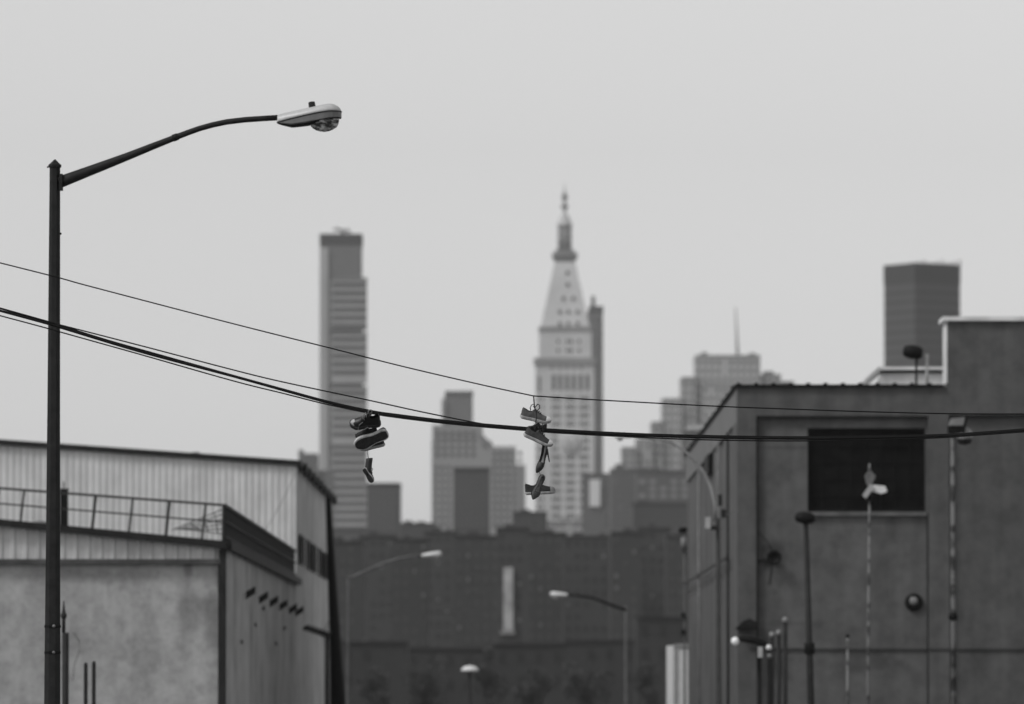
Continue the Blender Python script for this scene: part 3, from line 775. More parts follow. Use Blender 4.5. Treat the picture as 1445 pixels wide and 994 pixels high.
# --- other street lamps
def far_lamp(label, d, pole_top, pole_bx, armpts, armr, poler, head, m_pole, headr=5, m_arm=None):
    s = d / FPX; g_ = ground_z(d)
    tp = P(pole_top[0], pole_top[1], d); bp = P(pole_bx, 943, d)
    bs = Vector((bp.x, d, g_))
    L = thing('street_lamp', label, 'street lamp', bs, 'street lamps along the street')
    MB().tube([bs, tp], [poler[0] * s, poler[1] * s], 8, smooth=False).build('pole', m_pole, L)
    MB().tube([P(x, y, d) for x, y in armpts], [armr[0] * s + (armr[1] - armr[0]) * s * i / (len(armpts) - 1) for i in range(len(armpts))], 10).build('arm', m_arm or m_pole, L)
    (x0, y0), (x1, y1) = head
    a = P(x0, y0, d); c = P(x1, y1, d); v = c - a; ln = v.length
    rr = []
    for u, k, h in ((0, .45, .5), (.1, .6, .62), (.5, .95, .9), (.8, 1, 1), (.95, .7, .8), (1, .3, .35)):
        ctr = a + v * u
        rr.append([ctr + Vector((0, k * headr * 1.25 * s * math.cos(t_), h * headr * s * (.9 * math.sin(t_) if math.sin(t_) > 0 else .55 * math.sin(t_)))) for t_ in [2 * math.pi * i / 14 for i in range(14)]])
    hd = MB().loft(rr).build('lamp_head', M_white if headr > 4 else M_ltgrey, L)
    MB().ball(a + v * .72 + Vector((0, 0, -headr * .75 * s)), headr * .8 * s, (1.15, 1, .7)).build('lens', M_ltgrey, hd)
    MB().tube([a + v * .55 + Vector((0, 0, headr * .6 * s)), a + v * .55 + Vector((0, 0, headr * 1.2 * s))], 1.5 * s, 8).build('photocell', M_dark, hd)
    return L
M_fp = mat('weathered_grey_pole', .12, .6, .25, 3)
M_fp2 = mat('dark_grey_pole', .045, .6, .25, 3)
far_lamp('slim grey street lamp beyond the warehouse with white head over the street', 243, (491, 812), 490.5,
         [(492, 817), (510, 809), (530, 800), (548, 793), (565, 788), (580, 785.5), (596, 784)], (1.9, 1.5), (2.3, 1.8), ((595, 784.5), (623, 782)), M_fp, 5.2)
far_lamp('small dark street lamp before the brick flats, its pale head pointing toward the warehouse', 270, (883, 855), 883,
         [(883, 861), (868, 856), (850, 849), (835, 844), (815, 841), (800, 840)], (2.4, 1.6), (1.9, 1.6), ((801, 840), (776, 839)), M_fp, 4.6, M_black)
# curved arm lamp at (1012)
dl = 164.0
L2 = far_lamp('street lamp with swan neck curved arm and metal fittings before the ribbed wall', dl, (1013, 732), 1015,
         [(1010, 735), (1009, 710), (1004, 690), (994, 668), (980, 650), (963, 634), (948, 625), (930, 619), (905, 617), (893, 616)], (2.6, 1.9), (4.2, 3.4), ((898, 616.5), (866, 617)), M_fp2, 4.4, mat('pale_arm_paint', .25, .6, .2, 3))
s = dl / FPX
# pole above arm joint ends at 735: shorten look with fittings
for (x, y, rx, rz, m_) in ((999, 738, 3.5, 8, M_ltgrey), (1021, 725, 3.5, 6, M_dark), (1007, 745, 4, 3, M_dark), (1016, 706, 3, 8, M_dark)):
    c = P(x, y, dl - .15); b = MB(); b.box(c.x - rx * s, c.x + rx * s, dl - .2, dl, c.z - rz * s, c.z + rz * s); b.build('fitting', m_, L2)
b = MB(); b.bar(P(998, 735, dl), P(1040, 722, dl), .035); b.build('cross_arm', M_midgrey, L2)
# dome lamp low in the street
q = P(663, 943, 250)
t = thing('dome_lamp', 'small white dome just showing low at the bottom centre before the dark flats', 'lamp', (q.x, 250, ground_z(250)))
MB().tube([(q.x, 250, ground_z(250)), (q.x, 250, q.z - .05)], .05, 10).build('post', M_dark, t)
MB().lathe((q.x, 250, q.z - .1), [(.29, 0), (.3, .03), (.26, .1), (.17, .16), (.04, .19)], 20).build('shade', M_white, t)

# white box truck past the dark building
dt = 229.0; g5 = ground_z(dt)
a = P(952, 910.5, dt); a0 = P(940.5, 916, dt + 5)
t = thing('box_truck', 'tall white box truck partly hidden behind the far corner of the dark building', 'truck', (a.x + 1.2, dt + 3, g5))
b = MB(); b.add([(a.x, dt, g5 + .9), (a.x + 2.35, dt, g5 + .9), (a.x + 2.35, dt + 5, g5 + .9), (a0.x, dt + 5, g5 + .9),
                 (a.x, dt, a.z), (a.x + 2.35, dt, a.z), (a.x + 2.35, dt + 5, a.z), (a0.x, dt + 5, a.z)],
                [(0, 3, 2, 1), (4, 5, 6, 7), (0, 1, 5, 4), (1, 2, 6, 5), (2, 3, 7, 6), (3, 0, 4, 7)])
b.build('cargo_box', M_white, t)
b = MB(); b.bar((a.x, dt - .03, g5 + .9), (a.x, dt - .03, a.z), .07); b.bar((a.x, dt - .03, a.z), (a.x + 2.35, dt - .03, a.z), .07); b.build('box_frame', M_ltgrey, t)
b = MB(); b.prism_x([(dt + 5.3, g5 + .6), (dt + 7.2, g5 + .6), (dt + 7.2, g5 + 1.5), (dt + 6.6, g5 + 2.4), (dt + 5.3, g5 + 2.5)], a.x + .1, a.x + 2.25); b.build('cab', M_white, t)
b = MB(); b.box(a.x + .3, a.x + 2.0, dt + .2, dt + 7, g5 + .6, g5 + .88); b.build('chassis', M_dark, t)
for x_ in (a.x + .15, a.x + 2.0):
    for y_ in (dt + 1.2, dt + 6.2):
        b = MB(); b.lathe((0, 0, 0), [(.3, -.12), (.45, -.1), (.45, .1), (.3, .12)], 20); b.xform(Matrix.Translation((x_ + .1, y_, g5 + .45)) @ Matrix.Rotation(R(90), 4, 'Y')); b.build('wheel', M_black, t)

# ================================================================ SKYLINE
def m_far(v, tagn=''):
    return mat('facade_%03d%s' % (round(v * 1000), tagn), v, .85, .10, .03, streak=0.0)
M_win = mat('far_window_glass', .05, .6, .2, .05, spec=.2)
M_winm = mat('far_window_glass_soft', .055, .6, .2, .05, spec=.2)

def cut_box(parent, name, m, x0, x1, ytop, d, dep, ybot=None):
    a, c = P(x0, ytop, d), P(x1, ytop, d)
    zb_ = -3.3 if ybot is None else P(x0, ybot, d).z
    b = MB(); b.box(a.x, c.x, d, d + dep, zb_, a.z)
    return b.build(name, m, parent)

def win_grid(parent, cols, rows, wpx, hpx, d, m, name='window', skip=0.0):
    """windows as shared-mesh children; beyond 96 the rest become one stuff part"""
    s = d / FPX; cells = [(x, y) for y in rows for x in cols if random.random() > skip]
    if not cells: return
    off = wloc(parent)
    proto = None
    for i, (x, y) in enumerate(cells[:96]):
        c = P(x, y, d)
        if proto is None:
            b = MB(); b.box(c.x - wpx * s / 2, c.x + wpx * s / 2, d - .12, d + .3, c.z - hpx * s / 2, c.z + hpx * s / 2)
            proto = b.build(name, m, parent); c0 = c
        else: copy_part(proto, parent, c - c0)
    if cells[96:]:
        b = MB()
        for x, y in cells[96:]:
            c = P(x, y, d); b.box(c.x - wpx * s / 2, c.x + wpx * s / 2, d - .12, d + .3, c.z - hpx * s / 2, c.z + hpx * s / 2)
        o = b.build(name + '_grid', m, parent); o['kind'] = 'stuff'

def frange(a, b, st):
    out = []; 
    while a <= b: out.append(a); a += st
    return out

# ---- clock tower
d = 3100.0; s = d / FPX; cx = P(797, 500, d).x
CT = thing('clock_tower', 'pale stone tower with pyramid roof, lantern and spire rising behind the hanging shoes', 'skyscraper', (cx, d, -3))
Mst = m_far(.54); Mstd = m_far(.2); Mroof = m_far(.54)
zz = lambda y: P(797, y, d).z
def ctbox(name, m, hw, y0, y1, dy=0, par=CT, cxp=797):
    c_ = P(cxp, 500, d).x
    b = MB(); b.box(c_ - hw * s, c_ + hw * s, d + dy, d + 24 - dy, zz(y1), zz(y0)); return b.build(name, m, par)
def frustum(name, m, hw0, hw1, y0, y1, par=CT, cxp=797.5, dcen=12):
    c_ = P(cxp, 500, d).x; yc = d + dcen
    b = MB(); h0, h1 = hw0 * s, hw1 * s
    b.loft([[Vector((c_ + i * h, yc + j * min(h, 11.9), z)) for i, j in ((-1, -1), (1, -1), (1, 1), (-1, 1))] for h, z in ((h0, zz(y0)), (h1, zz(y1)))], smooth=False)
    return b.build(name, m, par)
b = MB(); b.box(P(755.5, 0, d).x, P(838, 0, d).x, d, d + 24, -3.3, zz(512)); b.build('shaft', Mst, CT)
b = MB(); b.box(P(753.5, 0, d).x, P(840, 0, d).x, d - 1.2, d + 25, zz(513), zz(505)); b.build('cornice', m_far(.26), CT)
b = MB(); b.box(P(761, 0, d).x, P(834.5, 0, d).x, d + 1, d + 23, zz(505), zz(466)); b.build('loggia', Mst, CT)
b = MB(); b.box(P(760, 0, d).x, P(835.5, 0, d).x, d + .4, d + 23.6, zz(466), zz(461)); b.build('cornice', m_far(.22), CT)
py = frustum('pyramid_roof', Mroof, 34.5, 14.5, 461, 368)
frustum('balcony', Mstd, 13.5, 18, 368, 361); frustum('balcony', Mstd, 18, 18.5, 361, 356); frustum('balcony_rail', Mstd, 14, 14, 356, 351)
yc = d + 12; cxx = P(797, 0, d).x
MB().lathe((cxx, yc, zz(351)), [(8.2 * s, 0), (8.0 * s, (351 - 316) * s)], 12).build('lantern', m_far(.24), CT)
for k in range(8):
    a_ = 2 * math.pi * (k + .5) / 8; MB().tube([(cxx + 9.8 * s * math.cos(a_), yc + 9.8 * s * math.sin(a_), zz(352)), (cxx + 9.8 * s * math.cos(a_), yc + 9.8 * s * math.sin(a_), zz(317))], 1.1 * s, 8).build('column', m_far(.34), CT)
MB().lathe((cxx, yc, zz(317)), [(11 * s, 0), (11.2 * s, 3 * s), (8.5 * s, 6 * s), (8 * s, 8.5 * s), (6.4 * s, 13 * s), (3.5 * s, 18 * s), (2 * s, 20 * s)], 20).build('cupola', m_far(.5), CT)
MB().lathe((cxx, yc, zz(299)), [(2 * s, 0), (2.2 * s, 4 * s), (2 * s, 6 * s), (6 * s, 9.5 * s), (6 * s, 11 * s), (2 * s, 14 * s), (1.6 * s, 17 * s), (3.6 * s, 20 * s), (4.6 * s, 23.5 * s), (3.4 * s, 27 * s), (1 * s, 31 * s), (.6 * s, 38 * s), (.2 * s, 44 * s)], 12).build('spire', m_far(.2), CT)
# dormer windows on the pyramid
for row, xs_ in ((383, (801,)), (400, (801,)), (420, (795, 809)), (439, (790, 802, 815)), (456, (790, 802, 815))):
    for x_ in xs_:
        c = P(x_, row, d); hw = interp([(368, 14.5), (461, 34.5)], row) * s; yf = yc - min(hw, 11.9) - .5
        b = MB(); b.prism_y([(c.x - 2.6 * s, c.z - 3.4 * s), (c.x + 2.6 * s, c.z - 3.4 * s), (c.x + 2.6 * s, c.z + 1.4 * s), (c.x, c.z + 3.4 * s), (c.x - 2.6 * s, c.z + 1.4 * s)], yf, yf + 4)
        dm = b.build('dormer', m_far(.4), py)
        b = MB(); b.box(c.x - 1.7 * s, c.x + 1.7 * s, yf - .15, yf, c.z - 3.0 * s, c.z + 1.0 * s); b.build('window', M_win, CT)
win_grid(CT, (787.5, 801, 806, 817.5), (482, 495), 3.2, 5, d + 1, M_win)
win_grid(CT, (779, 790, 800, 810, 820), (519,), 3, 4, d, M_win)
win_grid(CT, (781.5, 790.5, 800, 809.5, 819.5, 829), (540,), 4.6, 22, d, M_win, 'arcade_window')
win_grid(CT, (761,), (543,), 3, 22, d, M_win, 'arcade_window')
rws = [y for y in frange(563, 760, 11.8)]
for gx_ in (785, 804.8, 824.5):
    for off_ in (-4.6, 0, 4.6):
        for r_ in rws:
            pass
cols = [g_ + o_ for g_ in (785, 804.8, 824.5) for o_ in (-4.6, 0, 4.6)]
win_grid(CT, cols, [r_ for r_ in rws if not 607 < r_ < 643], 3.1, 6.4, d, M_win)
win_grid(CT, [c_ for c_ in cols if abs(c_ - 804.8) > 15.5], [r_ for r_ in rws if 607 < r_ < 643], 3.1, 6.4, d, M_win, 'side_window')
win_grid(CT, (759.5, 765.5), rws, 2.4, 6, d, M_winm, 'bay_window')
ccz = P(805, 625, d)
b = MB(); b.lathe((0, 0, 0), [(13.6 * s, 0), (13.6 * s, .9), (12.4 * s, 1.2)], 40); b.xform(Matrix.Translation((ccz.x, d, ccz.z)) @ Matrix.Rotation(R(90), 4, 'X')); cf = b.build('clock_face', m_far(.52), CT)
b = MB()
for k in range(12):
    a_ = k * math.pi / 6; e1 = Vector((math.sin(a_), 0, math.cos(a_)))
    b.bar(Vector((ccz.x, d - 1.3, ccz.z)) + e1 * 9.8 * s, Vector((ccz.x, d - 1.3, ccz.z)) + e1 * 11.4 * s, .35, .2)
b.build('hour_marks', M_winm, cf)
for a_, l_ in ((200, 6), (310, 10)):
    e1 = Vector((math.sin(R(a_)), 0, math.cos(R(a_)))); b = MB(); b.bar((ccz.x, d - 1.35, ccz.z), Vector((ccz.x, d - 1.35, ccz.z)) + e1 * l_ * s, .4, .2); b.build('clock_hand', M_winm, cf)

# ---- dark slab behind the clock tower
d = 3250.0
t = thing('slab_tower', 'narrow darker tower showing close behind the right shoulder of the pale clock tower', 'skyscraper', (P(842, 0, d).x, d, -3))
cut_box(t, 'wall', m_far(.15), 829, 851, 440, d, 30)
cut_box(t, 'parapet', m_far(.08), 831, 851.5, 432, d - .5, 31, 440.2)
MB().tube([P(837, 432, d + 5), P(837, 418, d + 5)], 1.0, 6).build('mast', m_far(.1), t)
win_grid(t, (841, 847), frange(452, 700, 9), 3.2, 5, d, M_win)

# ---- slim glass tower
d = 3050.0; s = d / FPX
t = thing('glass_tower', 'tallest slim dark glass tower with stacked projecting modules near the left street lamp arm', 'skyscraper', (P(484, 0, d).x, d, -3))
cut_box(t, 'core', m_far(.13), 451.5, 510, 345, d + 4, 18)
cut_box(t, 'crown', m_far(.035), 451, 511, 330, d + 3.6, 19, 345)
cut_box(t, 'lit_flank', m_far(.36), 451.2, 463, 350, d + 3, .9)  # lighter strip paints the tower's left face as catching the light
for (y0, y1) in ((395, 465), (472, 541), (548, 628), (634, 775)):
    w_ = cut_box(t, 'module', m_far(.32), 467, 517.5, y0, d, 8, y1)
    cut_box(w_, 'module_cap', m_far(.16), 466.6, 518, y0 + .0 - 3, d - .3, 8.5, y0 - .01)
    for y in frange(y0 + 7, y1 - 4, 11.6):
        c0_, c1_ = P(469, y, d), P(517, y, d); b = MB(); b.box(c0_.x, c1_.x, d - .3, d + .4, c0_.z - 2.9 * s, c0_.z + 2.9 * s); b.build('window_band', m_far(.07), t)
for y0 in (465, 541, 628):
    cut_box(t, 'recess', m_far(.07), 469, 512, y0 + .1, d + 2, 5, y0 + 6.9)
for a_, c_ in (((470, 324), (495, 327)), ((474, 321), (487, 330)), ((490, 322), (492, 330))):
    b = MB(); b.bar(P(a_[0], a_[1], d + 10), P(c_[0], c_[1], d + 10), .7); b.build('crane_arm', m_far(.2), t)
b = MB(); b.tube([P(483, 331, d + 10), P(483, 323, d + 10)], .8, 6); b.build('crane_mast', m_far(.2), t)

# ---- stepped block in the centre
d = 2700.0
t = thing('stepped_tower', 'mid grey stepped tower with a square top standing between the two groups of shoes', 'skyscraper', (P(665, 0, d).x, d, -3))
cut_box(t, 'top_block', m_far(.14), 627, 667, 556, d + 8, 14)
cut_box(t, 'top_flank', m_far(.26), 623, 628, 563, d + 7, 14)
cut_box(t, 'parapet', m_far(.10), 628, 668, 552, d + 7.5, 15, 556)
cut_box(t, 'middle_block', m_far(.25), 610, 681, 600, d + 4, 24)
cut_box(t, 'low_block', m_far(.27), 609, 694, 622, d + 2, 26)
cut_box(t, 'low_block', m_far(.27), 690, 728, 630, d + 1, 26)
cut_box(t, 'low_block', m_far(.19), 726, 741.5, 656, d, 26)
b = MB(); q0, q1, q2 = P(680, 612, d + 1), P(698, 631, d + 1), P(680, 631, d + 1); b.prism_y([(q0.x, q0.z), (q1.x, q1.z), (q2.x, q2.z)], d + 1.5, d + 20); b.build('sloping_roof', m_far(.16), t)
win_grid(t, frange(618, 676, 10), frange(612, 650, 10), 5, 6, d + 2, m_far(.05), 'upper_window')
win_grid(t, frange(698, 738, 9), frange(640, 745, 10), 4.6, 6, d + .9, m_far(.05))
win_grid(t, (615, 624, 633), frange(660, 745, 10), 4, 5.5, d + 1.9, M_winm, 'lower_window')

d = 2000.0
t = thing('office_block', 'plain dark slab block rising in front of the mid grey stepped tower', 'building', (P(666, 0, d).x, d, -3))
cut_box(t, 'wall', m_far(.045), 640, 691, 664, d, 22)
cut_box(t, 'parapet', m_far(.032), 639.6, 691.5, 659.5, d - .4, 23, 664)
win_grid(t, frange(647, 686, 7.5), frange(672, 745, 8.5), 3, 4.4, d, m_far(.10), 'window')
d = 2100.0
t = thing('office_block', 'dark flat topped block directly beside the foot of the slim glass tower', 'building', (P(541, 0, d).x, d, -3))
cut_box(t, 'wall', m_far(.055), 518, 564.5, 685, d, 22)
cut_box(t, 'parapet', m_far(.04), 517.6, 565, 681.5, d - .4, 23, 685)
win_grid(t, frange(524, 560, 7.2), frange(693, 745, 8.5), 3, 4.4, d, m_far(.11), 'window')
d = 2600.0
t = thing('office_block', 'small grey rooftop block just showing above the corner of the ribbed warehouse', 'building', (P(434, 0, d).x, d, -3))
cut_box(t, 'wall', m_far(.12), 421, 448, 640, d, 20); cut_box(t, 'roof_bulkhead', m_far(.12), 421, 428, 635, d + 2, 10, 640)
cut_box(t, 'lower_wing', m_far(.12), 447, 470, 664, d + 2, 18)
win_grid(t, (428, 435, 442), frange(648, 700, 9), 3, 4, d, M_winm)

# ---- big stepped building at the right
d = 2800.0
t = thing('ziggurat_tower', 'broad pale stone building climbing in many steps behind the roof of the dark industrial building', 'skyscraper', (P(1000, 0, d).x, d, -3))
M_zw = m_far(.06)
for i, (x0, x1, y, dd, v_) in enumerate(((982, 1073, 501, 12, .37), (1073, 1102, 528, 14, .31), (1102, 1121, 538, 16, .28), (962, 982, 532, 9, .33), (935, 962, 562, 6, .38), (920, 935, 595, 4, .31), (898, 920, 619, 2, .34), (878, 898, 631, 0, .29), (990, 1062, 540, 6, .33), (1000, 1035, 585, 2, .37))):
    cut_box(t, 'tier', m_far(v_), x0, x1, y + 2.5, d + dd, 40)
    cut_box(t, 'parapet', m_far(.26), x0 - .4, x1 + .4, y, d + dd - .4, 41, y + 2.5)
    n_ = max(1, round((x1 - x0) / 9.5)); st_ = (x1 - x0) / n_
    win_grid(t, [x0 + st_ * (k + .5) for k in range(n_)], frange(y + 11, min(y + 160, 705), 11.5), 3.4, 6.2, d + dd, M_zw, 'window', .06)
cut_box(t, 'roof_bulkhead', m_far(.2), 990, 998, 497, d + 16, 8, 501); cut_box(t, 'roof_bulkhead', m_far(.2), 1058, 1066, 498, d + 16, 8, 501)
cut_box(t, 'roof_bulkhead', m_far(.2), 1078, 1092, 524, d + 16, 8, 528); cut_box(t, 'roof_bulkhead', m_far(.2), 1103, 1116, 538, d + 16, 8, 563)
cut_box(t, 'light_ledge', m_far(.55), 968, 992, 601, d + 3, 6, 606)
MB().tube([P(1041, 505, d + 25), P(1038, 434, d + 25)], [.7, .3], 6).build('antenna', m_far(.3), t)

# ---- dark tower at the right
d = 2500.0
t = thing('angular_tower', 'big dark flat topped tower with two visible faces rising above the pale penthouse', 'skyscraper', (P(1300, 0, d).x, d, -3))
pl, pc, pr_ = P(1247.5, 380, d + 16), P(1291, 371, d), P(1354.5, 371, d + 13)
zt_ = pc.z
def twf(name, m, z0, z1, g=0):
    b = MB(); k = Vector((pl.x - g, d + 16, 0)), Vector((pc.x, d - g, 0)), Vector((pr_.x + g, d + 13, 0)), Vector((pr_.x - 8, d + 34, 0)), Vector((pl.x + 8, d + 36, 0))
    n = 5; b.add([v + Vector((0, 0, z0)) for v in k] + [v + Vector((0, 0, z1)) for v in k], [tuple(range(4, -1, -1)), tuple(range(5, 10))] + [(i, (i + 1) % n, (i + 1) % n + n, i + n) for i in range(n)])
    return b.build(name, m, t)
twf('wall', mat('dark_tower_floors', .042, .5, .12, .6, stretch=(.02, .02, 1)), -3.3, zt_ - 26 * d / FPX)
for k in range(14):
    z_ = zt_ - (30 + k * 14) * d / FPX
    b = MB(); g_ = .06
    ks = [Vector((pl.x - g_, d + 16, 0)), Vector((pc.x, d - g_, 0)), Vector((pr_.x + g_, d + 13, 0)), Vector((pr_.x - 1, d + 14.5, 0)), Vector((pc.x, d + 2, 0)), Vector((pl.x + 1, d + 17.5, 0))]
    b.add([v + Vector((0, 0, z_)) for v in ks] + [v + Vector((0, 0, z_ + 1.5)) for v in ks], [(0, 5, 4, 1), (1, 4, 3, 2), (6, 7, 10, 11), (7, 8, 9, 10), (0, 1, 7, 6), (1, 2, 8, 7), (2, 3, 9, 8), (3, 4, 10, 9), (4, 5, 11, 10), (5, 0, 6, 11)])
    b.build('floor_band', m_far(.036), t)
twf('crown', m_far(.03), zt_ - 26 * d / FPX, zt_, .2)
for k in range(9):
    x = pc.x + (pr_.x - pc.x) * (k / 8); b = MB(); b.box(x - .3, x + .3, d + 14, d + 14.6, zt_, zt_ + 1.0 + (k % 3) * .35); b.build('roof_mast', m_far(.05), t)

# ---- middle distance jumble left of the ziggurat
def block(label, d, x0, x1, y, v, cols=None, rows=None, w=3.4, h=4.6, wm=None, name='apartment_block', cat='building', dep=20, caps=(), group=None, par=True):
    t = thing(name, label, cat, (P((x0 + x1) / 2, 0, d).x, d, -3), group)
    cut_box(t, 'wall', m_far(v), x0, x1, y + (2 if par else 0), d, dep)
    if par: cut_box(t, 'parapet', m_far(v * .75), x0 - .4, x1 + .4, y, d - .35, dep + .7, y + 2)
    for (a_, b_, c_) in caps: cut_box(t, 'roof_bulkhead', m_far(v * .9), a_, b_, c_, d + 4, 8, y)
    if cols: win_grid(t, cols, rows, w, h, d, wm or M_win, skip=.3 if cat == 'flats' else .08)
    return t
t = block('mid grey block with one bright pale panel low beside the clock tower shaft', 2300, 822, 862, 668, .10, frange(856, 860, 8), frange(680, 740, 10))
cut_box(t, 'pale_panel', m_far(.62), 832, 847, 677, 2299, 1, 715)
block('greyish block with narrow step just right of the bright paneled block', 2200, 862, 902, 661, .10, frange(868, 898, 7.5), frange(670, 745, 9), wm=M_winm, caps=((868, 880, 655),))
block('wider grey block with light lower windows at the foot of the many stepped building', 2000, 898, 975, 664, .085, frange(906, 966, 15), frange(680, 700, 10), 9, 6, m_far(.2), caps=((905, 930, 660),))
block('darker low block with flat roof between the stepped building and the brick flats', 1800, 893, 980, 709, .05, frange(900, 960, 9), frange(718, 740, 9), caps=((900, 915, 706),))
block('short pale block with lit roofline at the foot of the clock tower', 2400, 770, 836, 735, .30, frange(776, 830, 9), (742,), wm=M_winm, caps=((790, 806, 731), (812, 830, 728)))
block('small grey block below and beside the dark slab block', 1900, 566, 612, 738, .05, None, None, caps=((570, 582, 735), (588, 600, 736)))
block('grey low block at the foot of the slim glass tower', 1950, 466, 520, 746, .09, frange(472, 516, 9), (753,), wm=M_winm)
block('dark block stepping up beside the hanging flat shoes', 1700, 724, 772, 722, .035, frange(730, 768, 8), frange(732, 745, 8), wm=m_far(.08), caps=((735, 748, 719),))

# ---- dark brick flats across the end of the street
flats = [(1180, 300, 512, 763, .028, 'darkest brick block of flats directly behind the leaning utility pole', ((470, 484, 758), (496, 503, 760))),
         (1290, 506, 560, 755, .040, 'narrow brick block of flats beneath the dark flat topped block', ((520, 532, 750),)),
         (1240, 552, 604, 760, .030, 'dark brick block of flats behind the arm of the left slim street lamp', ((570, 578, 756),)),
         (1330, 598, 646, 749, .042, 'lighter brick block of flats behind the white head of the left slim street lamp', ((610, 622, 744), (630, 636, 746))),
         (1230, 640, 704, 755, .031, 'dark brick block of flats between the grey slab block and the pale vertical strip', ((660, 676, 750),)),
         (1160, 700, 746, 744, .036, 'dark brick block of flats bearing the tall pale vertical strip', ((712, 724, 740),)),
         (1300, 742, 800, 751, .027, 'dark brick block of flats behind the head of the right small street lamp', ((770, 782, 747),)),
         (1260, 794, 868, 756, .040, 'brick block of flats behind the arm of the right small street lamp', ((808, 822, 751), (846, 854, 753))),
         (1200, 862, 906, 750, .030, 'dark brick block of flats with a few pale windows behind the small dark street lamp', ((880, 892, 746),)),
         (1280, 900, 946, 744, .038, 'slightly lighter brick block of flats right of the small dark street lamp', ((915, 925, 739),)),
         (1240, 940, 1060, 755, .030, 'dark brick block of flats cut by the ribbed side of the industrial building', ((955, 963, 750),))]
lit = mat('pale_blind', .16, .6, .2, .5)
for i, (d, x0, x1, y, v, lb, cp) in enumerate(flats):
    t = block(lb, d, x0, x1, y, v, frange(x0 + 8, x1 - 6, 12.5), frange(y + 12, 985, 17), 5.2, 7.5, m_far(.018) if v > .034 else m_far(.05), 'brick_flats', 'flats', 14, cp, 'dark brick flats across the end of the street')
    rr = random.Random(i * 5 + 2)
    for k in range(3):
        c = P(x0 + 8 + 12.5 * rr.randrange(0, int((x1 - x0 - 14) / 12.5) + 1), y + 12 + 17 * rr.randrange(0, 9), d)
        b = MB(); b.box(c.x - .22, c.x + .2, d - .2, d - .13, c.z - .3, c.z + .25); b.build('window_blind', lit, t)
    if '  ' not in lb and 'vertical strip' in lb and 'bearing' in lb:
        s = d / FPX; a_, c_ = P(710.5, 801, d), P(724, 890, d)
        b = MB(); b.box(a_.x, c_.x, d - .9, d, c_.z, a_.z); ss = b.build('stair_tower', mat('pale_tile_strip', .33, .7, .35, .35), t)
        b = MB(); b.box(a_.x - .5, c_.x + .3, d - 1.4, d, c_.z - .6, c_.z - .02); b.build('stair_plinth', mat('pale_plinth', .18, .7, .2, .4), t)
for i, (d, x0, x1, y, v, lb) in enumerate(((820, 478, 575, 905, .022, 'lowest dark building at the street end beside the leaning utility pole'),
                                            (860, 570, 700, 914, .026, 'low dark building at the street end around the white dome lamp'),
                                            (840, 696, 800, 908, .024, 'low dark building at the street end under the pale vertical strip'),
                                            (880, 796, 900, 903, .028, 'low dark building at the street end behind the small dark lamp post'),
                                            (850, 898, 1040, 870, .024, 'low dark building at the street end beside the white truck'))):
    block(lb, d, x0, x1, y, v, frange(x0 + 12, x1 - 10, 26), (y + 20, y + 52), 9, 13, m_far(.012), 'low_building', 'building', 10, (), 'low dark buildings at the street end')

# ---- trees low at the street end
def leaf_mat():
    return mat('dark_foliage', .035, .8, .35, .8)
def tree(px, ytop, wpx, d, lb, seed):
    rr = random.Random(seed); s = d / FPX; g_ = -3.0
    c = P(px, ytop, d); hgt = c.z - g_; rw = wpx * s / 2
    t = thing('street_tree', lb, 'tree', (c.x, d, g_), 'dark trees at the end of the street')
    tr = MB(); tr.tube([(c.x, d, g_), (c.x + .1, d, g_ + hgt * .35), (c.x - .1, d, g_ + hgt * .6)], [.28, .2, .1], 8)
    for k in range(5):
        a_ = k * 1.3; tr.tube([(c.x, d, g_ + hgt * (.3 + .05 * k)), (c.x + rw * .6 * math.cos(a_), d + rw * .6 * math.sin(a_), g_ + hgt * (.55 + .07 * k))], [.11, .03], 6)
    tr.build('trunk', M_dark, t)
    b = MB(); cl = []
    for k in range(16):
        a_ = rr.uniform(0, 6.28); u = rr.uniform(0, 1) ** .6
        cl.append((Vector((c.x + rw * .75 * u * math.cos(a_), d + rw * .75 * u * math.sin(a_), g_ + hgt * rr.uniform(.42, .9 - .2 * u))), rr.uniform(.18, .32) * rw * 1.4))
    for q, r_ in cl:
        for k in range(110):
            v = Vector((rr.gauss(0, 1), rr.gauss(0, 1), rr.gauss(0, 1))).normalized() * r_ * rr.uniform(.5, 1.05)
            p_ = q + v; a = Vector((rr.gauss(0, 1), rr.gauss(0, 1), rr.gauss(0, 1))).normalized() * .16; e = a.orthogonal().normalized() * .11
            b.add([p_ - a, p_ + e, p_ + a, p_ - e], [(0, 1, 2, 3)])
    b.build('crown', leaf_mat(), t)
for k, (px, yt, w_, d, lb) in enumerate(((600, 905, 70, 700, 'dark leafy tree low at the street end under the left slim street lamp head'),
                                        (688, 900, 62, 690, 'dark leafy tree low at the street end beside the pale vertical strip'),
                                        (752, 918, 56, 720, 'dark leafy tree at the street end beneath the right small lamp head'),
                                        (826, 908, 76, 700, 'dark leafy tree low at the street end beside the small dark lamp post'),
                                        (915, 915, 52, 710, 'dark leafy tree at the street end beside the white truck'),
                                        (528, 918, 50, 720, 'dark leafy tree at the street end between utility pole and slim lamp post'))):
    tree(px, yt, w_, d, lb, 30 + k)

